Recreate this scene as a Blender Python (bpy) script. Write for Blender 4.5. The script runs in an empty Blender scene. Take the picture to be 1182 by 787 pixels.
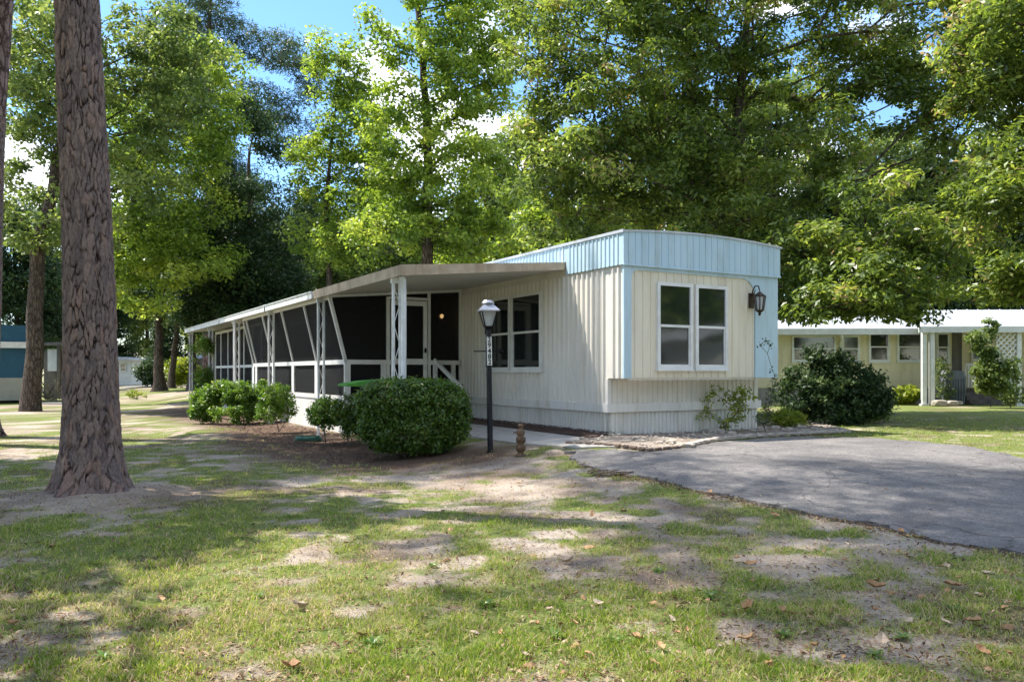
import bpy, bmesh, math, random
import numpy as np
from mathutils import Vector, Matrix
from mathutils.geometry import delaunay_2d_cdt
R = math.radians
rng = np.random.default_rng(7)
random.seed(7)
scene = bpy.context.scene
COL = scene.collection

# ------------------------------------------------------------------ camera, sky, sun, exposure
EYE, F, CX, CY = 1.3, 938.0, 591.0, 430.0
cam_data = bpy.data.cameras.new('camera')
cam = bpy.data.objects.new('camera', cam_data); COL.objects.link(cam)
cam.location = (0, 0, EYE); cam.rotation_euler = (R(90), 0, 0)
cam_data.sensor_width = 36; cam_data.lens = 36 * F / 1182
cam_data.shift_y = 36.5 / 1182
cam_data.clip_end = 3000; cam_data.clip_start = .05
scene.camera = cam
SUN = Vector((.589, -.178, -1.0)).normalized()          # the way the light travels
el = math.asin(-SUN.z); az = math.atan2(-SUN.x, -SUN.y)  # compass angle of the sun from +Y towards +X
world = bpy.data.worlds.new('World'); scene.world = world; world.use_nodes = True
nt = world.node_tree; N = nt.nodes; Lk = nt.links
bg = N['Background']; bg.inputs['Strength'].default_value = .15
sky = N.new('ShaderNodeTexSky'); sky.sky_type = 'NISHITA'; sky.sun_disc = False
sky.sun_elevation = el; sky.sun_rotation = az; sky.air_density = 1.0; sky.dust_density = .15; sky.ozone_density = 3.2
tc = N.new('ShaderNodeTexCoord'); mp = N.new('ShaderNodeMapping'); mp.inputs['Scale'].default_value = (1, 1, 1.7)
mp.inputs['Location'].default_value = (.9, .45, .2)
nz = N.new('ShaderNodeTexNoise'); nz.inputs['Scale'].default_value = 4.2; nz.inputs['Detail'].default_value = 7; nz.inputs['Roughness'].default_value = .55
cr = N.new('ShaderNodeValToRGB'); cr.color_ramp.elements[0].position = .50; cr.color_ramp.elements[1].position = .58
mx = N.new('ShaderNodeMixRGB'); mx.inputs['Color2'].default_value = (7.2, 7.4, 7.8, 1)
Lk.new(tc.outputs['Generated'], mp.inputs['Vector']); Lk.new(mp.outputs[0], nz.inputs['Vector']); Lk.new(nz.outputs['Fac'], cr.inputs['Fac'])
Lk.new(cr.outputs['Color'], mx.inputs['Fac']); hsv = N.new('ShaderNodeHueSaturation'); hsv.inputs['Saturation'].default_value = 1.14; Lk.new(sky.outputs[0], hsv.inputs['Color']); Lk.new(hsv.outputs[0], mx.inputs['Color1']); Lk.new(mx.outputs[0], bg.inputs['Color'])
sd = bpy.data.lights.new('sun', 'SUN'); sd.energy = 4.7; sd.angle = R(.53); sd.color = (1, .95, .87)
so = bpy.data.objects.new('sun', sd); COL.objects.link(so); so.location = (-20, 10, 40)
so.rotation_euler = SUN.to_track_quat('-Z', 'Y').to_euler()
scene.view_settings.view_transform = 'Standard'; scene.view_settings.look = 'None'
scene.view_settings.gamma = 1; scene.view_settings.use_curve_mapping = False
scene.view_settings.exposure = 1.12
scene.render.engine = 'CYCLES'
scene.cycles.use_denoising = True; scene.cycles.max_bounces = 8; scene.cycles.transparent_max_bounces = 12; scene.cycles.transmission_bounces = 4

# ------------------------------------------------------------------ materials
def new_mat(name):
    m = bpy.data.materials.new(name); m.use_nodes = True
    return m, m.node_tree.nodes, m.node_tree.links, m.node_tree.nodes['Principled BSDF']
def ramp(nodes, stops):
    r = nodes.new('ShaderNodeValToRGB'); e = r.color_ramp.elements
    while len(e) < len(stops): e.new(.5)
    for i, (p, c) in enumerate(stops):
        e[i].position = p; e[i].color = (*c, 1)
    return r
def noise(nodes, links, scale, detail=4, rough=.55, coord='Object', scl=(1, 1, 1)):
    t = nodes.new('ShaderNodeTexCoord'); mpp = nodes.new('ShaderNodeMapping'); mpp.inputs['Scale'].default_value = scl
    n = nodes.new('ShaderNodeTexNoise'); n.inputs['Scale'].default_value = scale; n.inputs['Detail'].default_value = detail; n.inputs['Roughness'].default_value = rough
    links.new(t.outputs[coord], mpp.inputs[0]); links.new(mpp.outputs[0], n.inputs['Vector'])
    return n
def mat(name, c1, c2=None, rough=.6, scale=6, bump=0, scl=(1, 1, 1), metal=0, spec=.5, bscale=None, lo=.35, hi=.65, detail=5):
    m, n, l, b = new_mat(name)
    c2 = c2 or tuple(x * .85 for x in c1)
    t = noise(n, l, scale, detail, scl=scl); r = ramp(n, [(lo, c1), (hi, c2)])
    l.new(t.outputs['Fac'], r.inputs['Fac']); l.new(r.outputs[0], b.inputs['Base Color'])
    b.inputs['Roughness'].default_value = rough; b.inputs['Metallic'].default_value = metal
    b.inputs['Specular IOR Level'].default_value = spec
    if bump:
        t2 = noise(n, l, bscale or scale * 4, 5, scl=scl); bp = n.new('ShaderNodeBump'); bp.inputs['Strength'].default_value = bump; bp.inputs['Distance'].default_value = .02
        l.new(t2.outputs['Fac'], bp.inputs['Height']); l.new(bp.outputs[0], b.inputs['Normal'])
    return m
def grime(m, amount=.5, tint=(.62, .55, .44), scl=(2.2, 2.2, .35), lo=.5, hi=.72):
    n, l = m.node_tree.nodes, m.node_tree.links; b = n['Principled BSDF']; src = b.inputs['Base Color'].links[0].from_socket
    t = noise(n, l, 2.4, 8, .68, scl=scl); r = ramp(n, [(lo, (1, 1, 1)), (hi, tint)]); l.new(t.outputs['Fac'], r.inputs['Fac'])
    x = n.new('ShaderNodeMixRGB'); x.blend_type = 'MULTIPLY'; x.inputs['Fac'].default_value = amount
    l.new(src, x.inputs['Color1']); l.new(r.outputs[0], x.inputs['Color2']); l.new(x.outputs[0], b.inputs['Base Color'])
def leaf_mat(name, stops, trans=.4, rough=.45, spec=.4):
    m, n, l, b = new_mat(name)
    a = n.new('ShaderNodeAttribute'); a.attribute_name = 'tint'; r = ramp(n, stops)
    l.new(a.outputs['Fac'], r.inputs['Fac']); l.new(r.outputs[0], b.inputs['Base Color'])
    b.inputs['Roughness'].default_value = rough; b.inputs['Specular IOR Level'].default_value = spec
    tr = n.new('ShaderNodeBsdfTranslucent'); hs = n.new('ShaderNodeHueSaturation'); hs.inputs['Hue'].default_value = .485; hs.inputs['Saturation'].default_value = 1.1; hs.inputs['Value'].default_value = 1.9
    l.new(r.outputs[0], hs.inputs['Color']); l.new(hs.outputs[0], tr.inputs['Color'])
    ms = n.new('ShaderNodeMixShader'); ms.inputs[0].default_value = trans
    l.new(b.outputs[0], ms.inputs[1]); l.new(tr.outputs[0], ms.inputs[2]); l.new(ms.outputs[0], n['Material Output'].inputs['Surface'])
    return m
def bark_mat(name, c1, c2, dark, scale=7, flat=.32, bump=1.0):
    m, n, l, b = new_mat(name)
    t = n.new('ShaderNodeTexCoord'); mp1 = n.new('ShaderNodeMapping'); mp1.inputs['Scale'].default_value = (1, 1, flat)
    wob = n.new('ShaderNodeTexNoise'); wob.inputs['Scale'].default_value = scale * 1.3; wob.inputs['Detail'].default_value = 4
    add = n.new('ShaderNodeVectorMath'); add.operation = 'ADD'; sc = n.new('ShaderNodeVectorMath'); sc.operation = 'SCALE'; sc.inputs['Scale'].default_value = .09
    v = n.new('ShaderNodeTexVoronoi'); v.feature = 'DISTANCE_TO_EDGE'; v.inputs['Scale'].default_value = scale
    vc = n.new('ShaderNodeTexVoronoi'); vc.inputs['Scale'].default_value = scale
    l.new(t.outputs['Object'], mp1.inputs[0]); l.new(t.outputs['Object'], wob.inputs['Vector']); l.new(wob.outputs['Color'], sc.inputs[0])
    l.new(mp1.outputs[0], add.inputs[0]); l.new(sc.outputs[0], add.inputs[1]); l.new(add.outputs[0], v.inputs['Vector']); l.new(add.outputs[0], vc.inputs['Vector'])
    r1 = ramp(n, [(.0, dark), (.055, c1), (.3, c2)]); l.new(v.outputs['Distance'], r1.inputs['Fac'])
    fl = noise(n, l, scale * 5, 5); r2 = ramp(n, [(.3, (.62, .6, .62)), (.7, (1.15, 1.1, 1.08))]); l.new(fl.outputs['Fac'], r2.inputs['Fac'])
    mm = n.new('ShaderNodeMixRGB'); mm.blend_type = 'MULTIPLY'; mm.inputs['Fac'].default_value = 1
    l.new(r1.outputs[0], mm.inputs['Color1']); l.new(r2.outputs[0], mm.inputs['Color2'])
    hv = ramp(n, [(0, (.75, .74, .75)), (1, (1.2, 1.1, 1.0))]); l.new(vc.outputs['Color'], hv.inputs['Fac'])
    m2 = n.new('ShaderNodeMixRGB'); m2.blend_type = 'MULTIPLY'; m2.inputs['Fac'].default_value = .8
    l.new(mm.outputs[0], m2.inputs['Color1']); l.new(hv.outputs[0], m2.inputs['Color2']); l.new(m2.outputs[0], b.inputs['Base Color'])
    b.inputs['Roughness'].default_value = .9; b.inputs['Specular IOR Level'].default_value = .2
    cl = n.new('ShaderNodeMapRange'); cl.inputs['From Max'].default_value = .14; l.new(v.outputs['Distance'], cl.inputs['Value'])
    ad = n.new('ShaderNodeMath'); ad.operation = 'MULTIPLY_ADD'; ad.inputs[1].default_value = .5; l.new(fl.outputs['Fac'], ad.inputs[0]); l.new(cl.outputs[0], ad.inputs[2])
    bp = n.new('ShaderNodeBump'); bp.inputs['Strength'].default_value = bump; bp.inputs['Distance'].default_value = .03
    l.new(ad.outputs[0], bp.inputs['Height']); l.new(bp.outputs[0], b.inputs['Normal'])
    return m

M = {}
M['siding'] = mat('beige_siding', (.73, .695, .63), (.66, .625, .56), .5, 1.6, .05, (1, 1, .35))
M['skirt'] = mat('white_skirting', (.70, .68, .64), (.62, .60, .56), .55, 2.2, .05, (1, 1, .3))
M['panel'] = mat('cream_panel', (.74, .68, .54), (.68, .62, .50), .5, 1.5, .03, (1, 1, .4))
M['blue'] = mat('blue_paint', (.48, .62, .70), (.42, .57, .66), .5, 2.0, .04, (1, 1, .3))
M['white'] = mat('white_paint', (.72, .72, .70), (.62, .62, .60), .45, 5)
M['white_roof'] = mat('white_metal_roof', (.52, .55, .58), (.40, .43, .47), .45, 1.2, .05)
M['post'] = mat('white_post_paint', (.76, .77, .77), (.60, .62, .62), .5, 7)
M['ceiling'] = mat('porch_ceiling', (.64, .61, .55), (.57, .54, .49), .6, 3)
M['brown_fascia'] = mat('weathered_fascia', (.50, .40, .29), (.34, .26, .18), .7, 3.5, .1, (1, 1, 1))
M['concrete'] = mat('concrete', (.42, .39, .35), (.33, .31, .28), .85, 3, .15, bscale=60)
M['mulch'] = mat('dark_mulch', (.06, .035, .028), (.12, .075, .055), .95, 30, .8, bscale=50)
M['stone'] = mat('pale_stone', (.48, .42, .35), (.30, .26, .22), .85, 9, .4)
M['stone_dark'] = mat('brown_stone', (.20, .14, .10), (.11, .08, .065), .9, 9, .4)
M['black'] = mat('black_metal', (.006, .006, .007), (.012, .012, .012), .5, 20, spec=.15)
M['bronze'] = mat('bronze_metal', (.035, .02, .012), (.06, .035, .02), .4, 20, metal=.4)
M['galv'] = mat('silver_cap', (.42, .43, .47), (.33, .34, .38), .35, 10, metal=.5)
M['carved'] = mat('carved_brown', (.16, .09, .04), (.05, .028, .015), .55, 25, .4)
M['hose'] = mat('green_hose', (.03, .16, .11), (.02, .11, .08), .4, 10)
M['green_cover'] = mat('green_cover', (.05, .22, .02), (.09, .30, .03), .8, 8, .3)
M['yellow_wall'] = mat('yellow_siding', (.76, .69, .48), (.70, .63, .43), .6, 2)
M['teal'] = mat('teal_wall', (.010, .08, .14), (.008, .065, .12), .6, 3)
M['beige_wall'] = mat('beige_block', (.40, .38, .31), (.34, .32, .27), .7, 3)
M['grey_wood'] = mat('grey_wood', (.16, .14, .12), (.09, .08, .07), .8, 5, .2, (1, 1, .2))
M['grey_cloth'] = mat('grey_cover_cloth', (.13, .15, .17), (.09, .10, .12), .75, 6, .3)
M['block'] = mat('concrete_block', (.36, .34, .30), (.24, .23, .21), .85, 5, .2)
M['bulb'] = None
for k_, a_ in (('siding', .35), ('skirt', .5), ('panel', .35), ('blue', .5), ('post', .7), ('brown_fascia', .8), ('white_roof', .7), ('yellow_wall', .5)): grime(M[k_], a_)
grime(M['concrete'], .6, (.5, .45, .38), (1.5, 1.5, 1.5))
def glass_dark(name, c=(.010, .014, .014), rough=.06):
    m, n, l, b = new_mat(name); b.inputs['Base Color'].default_value = (*c, 1); b.inputs['Roughness'].default_value = rough; b.inputs['Specular IOR Level'].default_value = 1.0
    t = noise(n, l, .9, 2); bp = n.new('ShaderNodeBump'); bp.inputs['Strength'].default_value = .08; bp.inputs['Distance'].default_value = .05
    l.new(t.outputs['Fac'], bp.inputs['Height']); l.new(bp.outputs[0], b.inputs['Normal']); return m
M['pane'] = glass_dark('window_glass')
m, n, l, b = new_mat('insect_screen'); b.inputs['Base Color'].default_value = (.016, .016, .016, 1); b.inputs['Roughness'].default_value = .8; b.inputs['Alpha'].default_value = .76; b.inputs['Specular IOR Level'].default_value = .15
M['screen'] = m
m, n, l, b = new_mat('frosted_glass'); b.inputs['Base Color'].default_value = (.5, .52, .54, 1); b.inputs['Roughness'].default_value = .25; b.inputs['Alpha'].default_value = .55
M['lamp_glass'] = m
m, n, l, b = new_mat('lit_bulb'); b.inputs['Emission Color'].default_value = (1, .62, .25, 1); b.inputs['Emission Strength'].default_value = 5
M['bulb'] = m
M['pine_bark'] = bark_mat('pine_bark', (.15, .105, .095), (.27, .21, .20), (.035, .022, .02), 8, .33)
m, n, l, b = new_mat('pine_plates')
a1 = n.new('ShaderNodeAttribute'); a1.attribute_name = 'plate'; a2 = n.new('ShaderNodeAttribute'); a2.attribute_name = 'plate_tone'
r1 = ramp(n, [(0, (.026, .019, .018)), (.4, (.09, .068, .062)), (.8, (.165, .128, .118)), (1, (.205, .165, .153))]); l.new(a1.outputs['Fac'], r1.inputs['Fac'])  # crevices darkened in the colour so the plate relief reads deeper
r2 = ramp(n, [(0, (.72, .70, .74)), (.5, (1, .97, .97)), (.8, (1.2, 1.12, 1.08)), (1, (1.25, 1.05, .95))]); l.new(a2.outputs['Fac'], r2.inputs['Fac'])
mm = n.new('ShaderNodeMixRGB'); mm.blend_type = 'MULTIPLY'; mm.inputs['Fac'].default_value = 1; l.new(r1.outputs[0], mm.inputs['Color1']); l.new(r2.outputs[0], mm.inputs['Color2'])
fl = noise(n, l, 45, 6, .7, scl=(1, 1, .45)); r3 = ramp(n, [(.3, (.55, .54, .56)), (.55, (1, .98, .97)), (.75, (1.45, 1.38, 1.32))]); l.new(fl.outputs['Fac'], r3.inputs['Fac'])
m2 = n.new('ShaderNodeMixRGB'); m2.blend_type = 'MULTIPLY'; m2.inputs['Fac'].default_value = 1; l.new(mm.outputs[0], m2.inputs['Color1']); l.new(r3.outputs[0], m2.inputs['Color2']); l.new(m2.outputs[0], b.inputs['Base Color'])
b.inputs['Roughness'].default_value = .9; b.inputs['Specular IOR Level'].default_value = .15
bp = n.new('ShaderNodeBump'); bp.inputs['Strength'].default_value = .9; bp.inputs['Distance'].default_value = .015; l.new(fl.outputs['Fac'], bp.inputs['Height']); l.new(bp.outputs[0], b.inputs['Normal'])
M['pine_plates'] = m
M['bark'] = bark_mat('grey_bark', (.085, .068, .052), (.16, .135, .11), (.025, .02, .016), 11, .25, .6)
M['twig'] = mat('twig_bark', (.09, .075, .06), (.16, .14, .12), .9, 12)
M['leaf_light'] = leaf_mat('light_leaf', [(0, (.08, .14, .025)), (.5, (.19, .28, .045)), (1, (.38, .45, .09))], .45)
M['leaf_mid'] = leaf_mat('mid_leaf', [(0, (.055, .095, .025)), (.5, (.12, .175, .042)), (1, (.26, .31, .09))], .42)
M['leaf_magnolia'] = leaf_mat('magnolia_leaf', [(0, (.045, .08, .018)), (.5, (.13, .19, .036)), (.88, (.29, .36, .07)), (1, (.28, .22, .10))], .43, .4, .55)
M['leaf_dark'] = leaf_mat('dark_leaf', [(0, (.02, .042, .016)), (.7, (.045, .085, .028)), (1, (.10, .15, .045))], .28, .5, .3)
M['needle'] = leaf_mat('pine_needle', [(0, (.032, .062, .028)), (.7, (.06, .10, .042)), (1, (.11, .145, .06))], .3)
M['leaf_hedge'] = leaf_mat('hedge_leaf', [(0, (.035, .08, .014)), (.55, (.08, .155, .022)), (.82, (.17, .25, .045)), (1, (.30, .25, .14))], .36, .35, .5)
M['leaf_bush'] = leaf_mat('bush_leaf', [(0, (.06, .13, .016)), (.6, (.12, .22, .03)), (1, (.24, .30, .09))], .42, .35, .5)
M['leaf_yellow'] = leaf_mat('yellow_green_leaf', [(0, (.12, .18, .02)), (.6, (.22, .28, .035)), (1, (.34, .36, .08))], .45)
M['blade'] = leaf_mat('grass_blade', [(0, (.075, .15, .02)), (.42, (.165, .25, .038)), (.68, (.30, .345, .075)), (.86, (.42, .37, .18)), (1, (.48, .39, .25))], .4, .55, .25)
M['dead_leaf'] = mat('dead_leaf', (.30, .15, .06), (.42, .26, .13), .7, 14, .2)
M['dead_pale'] = mat('pale_dead_leaf', (.46, .36, .26), (.36, .26, .18), .7, 14, .2)
M['hosta'] = leaf_mat('variegated_leaf', [(0, (.22, .30, .12)), (1, (.5, .52, .35))], .4)

# ------------------------------------------------------------------ helpers
def tag(o, label=None, cat=None, group=None, kind=None):
    if label: o['label'] = label
    if cat: o['category'] = cat
    if group: o['group'] = group
    if kind: o['kind'] = kind
    return o
def empty(name, loc, rz=0):
    o = bpy.data.objects.new(name, None); COL.objects.link(o); o.location = loc; o.rotation_euler = (0, 0, rz); o.empty_display_size = .2
    return o
def link_mesh(name, me, material, parent=None, smooth=False):
    if material: me.materials.append(material)
    if smooth: me.polygons.foreach_set('use_smooth', np.ones(len(me.polygons), bool))
    o = bpy.data.objects.new(name, me); COL.objects.link(o)
    if parent: o.parent = parent
    return o
class MB:
    def __init__(s): s.v = []; s.f = []
    def add(s, vs, fs):
        k = len(s.v); s.v += [tuple(map(float, p)) for p in vs]; s.f += [tuple(i + k for i in f) for f in fs]
    def box(s, x0, x1, y0, y1, z0, z1):
        s.add([(x0, y0, z0), (x1, y0, z0), (x1, y1, z0), (x0, y1, z0), (x0, y0, z1), (x1, y0, z1), (x1, y1, z1), (x0, y1, z1)],
              [(0, 3, 2, 1), (4, 5, 6, 7), (0, 1, 5, 4), (1, 2, 6, 5), (2, 3, 7, 6), (3, 0, 4, 7)])
    def bar(s, p, q, w, h, up=(0, 0, 1)):
        p = Vector(p); q = Vector(q); d = (q - p).normalized(); up = Vector(up)
        if abs(d.dot(up)) > .98: up = Vector((0, 1, 0))
        a = d.cross(up).normalized() * w / 2; b_ = a.cross(d).normalized() * h / 2
        vs = [p - a - b_, p + a - b_, p + a + b_, p - a + b_, q - a - b_, q + a - b_, q + a + b_, q - a + b_]
        s.add(vs, [(0, 3, 2, 1), (4, 5, 6, 7), (0, 1, 5, 4), (1, 2, 6, 5), (2, 3, 7, 6), (3, 0, 4, 7)])
    def prism(s, pts, vec):
        n_ = len(pts); vec = Vector(vec); a = [Vector(p) for p in pts]
        s.add(a + [p + vec for p in a], [tuple(range(n_))[::-1], tuple(range(n_, 2 * n_))] + [(i, (i + 1) % n_, n_ + (i + 1) % n_, n_ + i) for i in range(n_)])
    def tube(s, pts, radii, sides=6, cap=True):
        pts = [Vector(p) for p in pts]; n_ = len(pts); k = len(s.v)
        ref = Vector((.31, .77, .55)).normalized()
        for i, p in enumerate(pts):
            d = (pts[min(i + 1, n_ - 1)] - pts[max(i - 1, 0)]).normalized()
            a = d.cross(ref)
            if a.length < .05: a = d.cross(Vector((1, 0, 0)))
            a.normalize(); b_ = d.cross(a)
            r = radii[i] if hasattr(radii, '__len__') else radii
            for j in range(sides):
                t = 2 * math.pi * j / sides; s.v.append(tuple(p + a * (r * math.cos(t)) + b_ * (r * math.sin(t))))
        for i in range(n_ - 1):
            for j in range(sides):
                j2 = (j + 1) % sides; s.f.append((k + i * sides + j, k + i * sides + j2, k + (i + 1) * sides + j2, k + (i + 1) * sides + j))
        if cap:
            s.f.append(tuple(k + j for j in range(sides))[::-1]); s.f.append(tuple(k + (n_ - 1) * sides + j for j in range(sides)))
    def lathe(s, prof, c=(0, 0, 0), sides=16, rot=0):
        k = len(s.v)
        for (r, z) in prof:
            for j in range(sides):
                t = 2 * math.pi * j / sides + rot; s.v.append((c[0] + r * math.cos(t), c[1] + r * math.sin(t), c[2] + z))
        for i in range(len(prof) - 1):
            for j in range(sides):
                j2 = (j + 1) % sides; s.f.append((k + i * sides + j, k + i * sides + j2, k + (i + 1) * sides + j2, k + (i + 1) * sides + j))
        s.f.append(tuple(k + j for j in range(sides))[::-1]); s.f.append(tuple(k + (len(prof) - 1) * sides + j for j in range(sides)))
    def mesh(s, name):
        me = bpy.data.meshes.new(name); me.from_pydata(s.v, [], s.f); me.update(); return me
    def build(s, name, material, parent=None, smooth=False):
        return link_mesh(name, s.mesh(name), material, parent, smooth)

# value noise for masks
_P = np.random.default_rng(11).random((256, 256))
def vnoise(x, y):
    xi = np.floor(x).astype(int); yi = np.floor(y).astype(int); fx = x - xi; fy = y - yi
    fx = fx * fx * (3 - 2 * fx); fy = fy * fy * (3 - 2 * fy)
    a = _P[xi & 255, yi & 255]; b_ = _P[(xi + 1) & 255, yi & 255]; c = _P[xi & 255, (yi + 1) & 255]; d = _P[(xi + 1) & 255, (yi + 1) & 255]
    return (a * (1 - fx) + b_ * fx) * (1 - fy) + (c * (1 - fx) + d * fx) * fy
def fbm(x, y, f=1., o=4):
    v = 0; a = .5; t = 0
    for i in range(o):
        v = v + a * vnoise(x * f + 17.3 * i + 40, y * f + 9.1 * i + 40); t += a; a *= .55; f *= 2.03
    return v / t
def sstep(a, b_, x):
    t = np.clip((x - a) / (b_ - a), 0, 1); return t * t * (3 - 2 * t)

# house frame
P0 = np.array((1.66, 14.1)); ANG = R(30.2); V = np.array((math.cos(ANG), math.sin(ANG))); U = np.array((-math.sin(ANG), math.cos(ANG)))
def H(x, y): p = P0 + V * x + U * y; return (p[0], p[1])
PINE = (-4.85, 9.35)
def zt(x, y):
    x = np.asarray(x, float); y = np.asarray(y, float)
    lx = (x - P0[0]) * V[0] + (y - P0[1]) * V[1]
    s_ = sstep(-4.4, -.8, lx); t_ = sstep(6.5, 12.5, y)
    z = -.12 + .31 * s_ * t_
    z = z + .05 * (fbm(x, y, .22, 2) - .5) * sstep(0, 6, np.hypot(x, y))
    z = z + .10 * np.exp(-((x - PINE[0]) ** 2 + (y - PINE[1]) ** 2) / .7)
    ly = (x - P0[0]) * U[0] + (y - P0[1]) * U[1]
    z = z + .10 * np.exp(-((lx + 5.0) / 1.1) ** 2 - ((ly - 8.0) / 3.2) ** 2)
    return z
def ztf(x, y): return float(zt(x, y))
def gp(px, py):
    z = 0.
    for _ in range(12):
        Y = (EYE - z) * F / (py - CY); X = (px - CX) / F * Y; z = ztf(X, Y)
    return X, Y
def at(px, Y): return (px - CX) / F * Y
def zz(py, Y): return EYE + (CY - py) / F * Y
def inpoly(x, y, poly):
    x = np.asarray(x); y = np.asarray(y); r = np.zeros(x.shape, bool); n_ = len(poly)
    for i in range(n_):
        x1, y1 = poly[i]; x2, y2 = poly[(i + 1) % n_]
        c = ((y1 > y) != (y2 > y)) & (x < (x2 - x1) * (y - y1) / (y2 - y1 + 1e-12) + x1); r ^= c
    return r
def dense(poly, step=.12, jit=0., seed=1, closed=True):
    rr = np.random.default_rng(seed); out = []
    n_ = len(poly)
    for i in range(n_ if closed else n_ - 1):
        a = np.array(poly[i], float); b_ = np.array(poly[(i + 1) % n_], float); d = b_ - a; L_ = np.hypot(*d); k = max(1, int(L_ / step)); nn = np.array((-d[1], d[0])) / max(L_, 1e-6)
        for j in range(k):
            p = a + d * j / k
            if jit:
                q = fbm(p[0] + seed, p[1], 2.2, 4) - .5; p = p + nn * q * jit * 2.4 + rr.normal(0, jit * .12, 2)
            out.append((p[0], p[1]))
    return out

# ------------------------------------------------------------------ ground polygons (from the photograph)
drive_up = [gp(*p) for p in [(648, 521), (672, 519), (712, 518.5), (750, 523), (792, 519), (830, 511.5), (905, 505), (1010, 506), (1090, 513), (1182, 529)]]
drive_lo = [gp(*p) for p in [(1182, 641), (1100, 627), (1000, 606), (900, 588), (830, 572), (760, 556), (705, 545), (672, 533)]]
e1 = np.array(drive_up[-1]) + np.array((26, -7.5)); e0 = np.array(drive_lo[0]) + np.array((24, -10.5))
DRIVE = drive_up + [tuple(e1), tuple(e0)] + drive_lo
WALK = [H(-.62, -.75), H(-.62, 4.7), H(-1.8, 4.7), H(-1.8, .2), H(-1.55, -1.3), H(-1.0, -1.75)]
MULCH = [H(-.02, -.1), H(-.02, 5.6), H(-.6, 5.6), H(-.6, -.35)]
BED = [H(-.25, -.1)] + [gp(*p) for p in [(660, 513), (690, 514.5), (713, 516.5), (750, 521.5), (792, 517.5), (827, 509.5), (865, 506), (930, 502), (985, 499)]] + [H(6.2, .8), H(5.2, 1.4), H(3.7, .1), H(3.6, -.05), H(0, -.05)]
PBED = [H(-3.0, 2.2), H(-3.0, 22), H(-4.1, 22), H(-4.4, 14), H(-4.3, 9), H(-4.5, 5), H(-4.6, 2.2), H(-4.4, .8), H(-3.0, .9)]
def off(x, y): return inpoly(x, y, DRIVE) | inpoly(x, y, WALK) | inpoly(x, y, MULCH) | inpoly(x, y, BED)
def grass_mask(x, y):
    g = fbm(x, y, .75, 3); g2 = fbm(x + 50, y + 20, 3.1, 4)
    m_ = .56 + .80 * (g - .5) + 1.9 * (g2 - .5)
    m_ = m_ + .30 * np.exp(-((x + 2.6) ** 2 + (y - 7.2) ** 2) / 4.5)           # the green patch left of centre
    m_ = m_ + .22 * np.exp(-((x + .3) ** 2 + (y - 4.2) ** 2) / 2.0)
    def spot(px, py, r, k):
        X, Y = gp(px, py); return .62 * k * np.exp(-((x - X) ** 2 / (r * r) + (y - Y) ** 2 / (r * r * 1.6)))
    for a in [(600, 565, .9, .7), (680, 560, .7, .5), (560, 545, .8, .5), (480, 545, 1.0, .45), (400, 560, .7, .3), (430, 680, .35, .5), (610, 640, .25, .3), (900, 650, .35, .5), (250, 787, .4, .4), (60, 720, .5, .35),
              (650, 770, .3, .3), (1130, 690, .4, .2), (760, 600, .4, .3)]:
        m_ = m_ - spot(*a)
    m_ = m_ - 1.1 * np.exp(-((x - PINE[0] - .15) ** 2 + (y - PINE[1] + .1) ** 2) / .8)
    m_ = m_ - .75 * inpoly(x, y, PBED)
    d = np.clip((y - 14) / 8, 0, 1) * (x < 0); m_ = m_ - .10 * d
    m_ = m_ + .28 * ((x > 5) & (y > 12))
    return np.clip(m_, 0, 1)

# ------------------------------------------------------------------ lawn sheet
def axis(dense_lo, dense_hi, step, far_lo, far_hi):
    a = list(np.arange(dense_lo, dense_hi, step)); s_ = step
    x = a[-1]
    while x < far_hi: s_ *= 1.14; x += s_; a.append(x)
    s_ = step; x = dense_lo; pre = []
    while x > far_lo: s_ *= 1.14; x -= s_; pre.append(x)
    return np.array(pre[::-1] + a)
xs = axis(-9, 9, .085, -900, 900); ys = axis(2.0, 17, .085, -60, 1500)
GX, GY = np.meshgrid(xs, ys); GZ = zt(GX, GY)
gm = grass_mask(GX, GY)
fine = (fbm(GX, GY, 5.0, 3) - .5) * .035 * sstep(26, 12, GY)
hard = inpoly(GX, GY, DRIVE) | inpoly(GX, GY, WALK)
GZ = GZ + np.where(hard, -.03, fine * (1 - .5 * gm))
nx, ny = len(xs), len(ys)
verts = np.stack([GX, GY, GZ], -1).reshape(-1, 3)
ii = np.arange(nx * ny).reshape(ny, nx)
quads = np.stack([ii[:-1, :-1], ii[:-1, 1:], ii[1:, 1:], ii[1:, :-1]], -1).reshape(-1, 4)
def np_mesh(name, verts, quads, k=4):
    me = bpy.data.meshes.new(name)
    me.vertices.add(len(verts)); me.vertices.foreach_set('co', np.ascontiguousarray(verts, np.float32).ravel())
    me.loops.add(len(quads) * k); me.loops.foreach_set('vertex_index', np.ascontiguousarray(quads, np.int32).ravel())
    me.polygons.add(len(quads)); me.polygons.foreach_set('loop_start', np.arange(0, len(quads) * k, k, dtype=np.int32))
    me.polygons.foreach_set('loop_total', np.full(len(quads), k, np.int32))
    me.update(calc_edges=True); return me
me = np_mesh('lawn', verts, quads)
at_ = me.attributes.new('turf', 'FLOAT', 'POINT'); at_.data.foreach_set('value', gm.ravel().astype(np.float32))
m, n, l, b = new_mat('lawn_ground')
a = n.new('ShaderNodeAttribute'); a.attribute_name = 'turf'
t1 = noise(n, l, 13, 8, .75); t2 = noise(n, l, 34, 8, .78); t3 = noise(n, l, 1.1, 4)
mixf = n.new('ShaderNodeMath'); mixf.operation = 'MULTIPLY_ADD'; mixf.inputs[1].default_value = .9; l.new(t1.outputs['Fac'], mixf.inputs[0]); l.new(a.outputs['Fac'], mixf.inputs[2])
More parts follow.
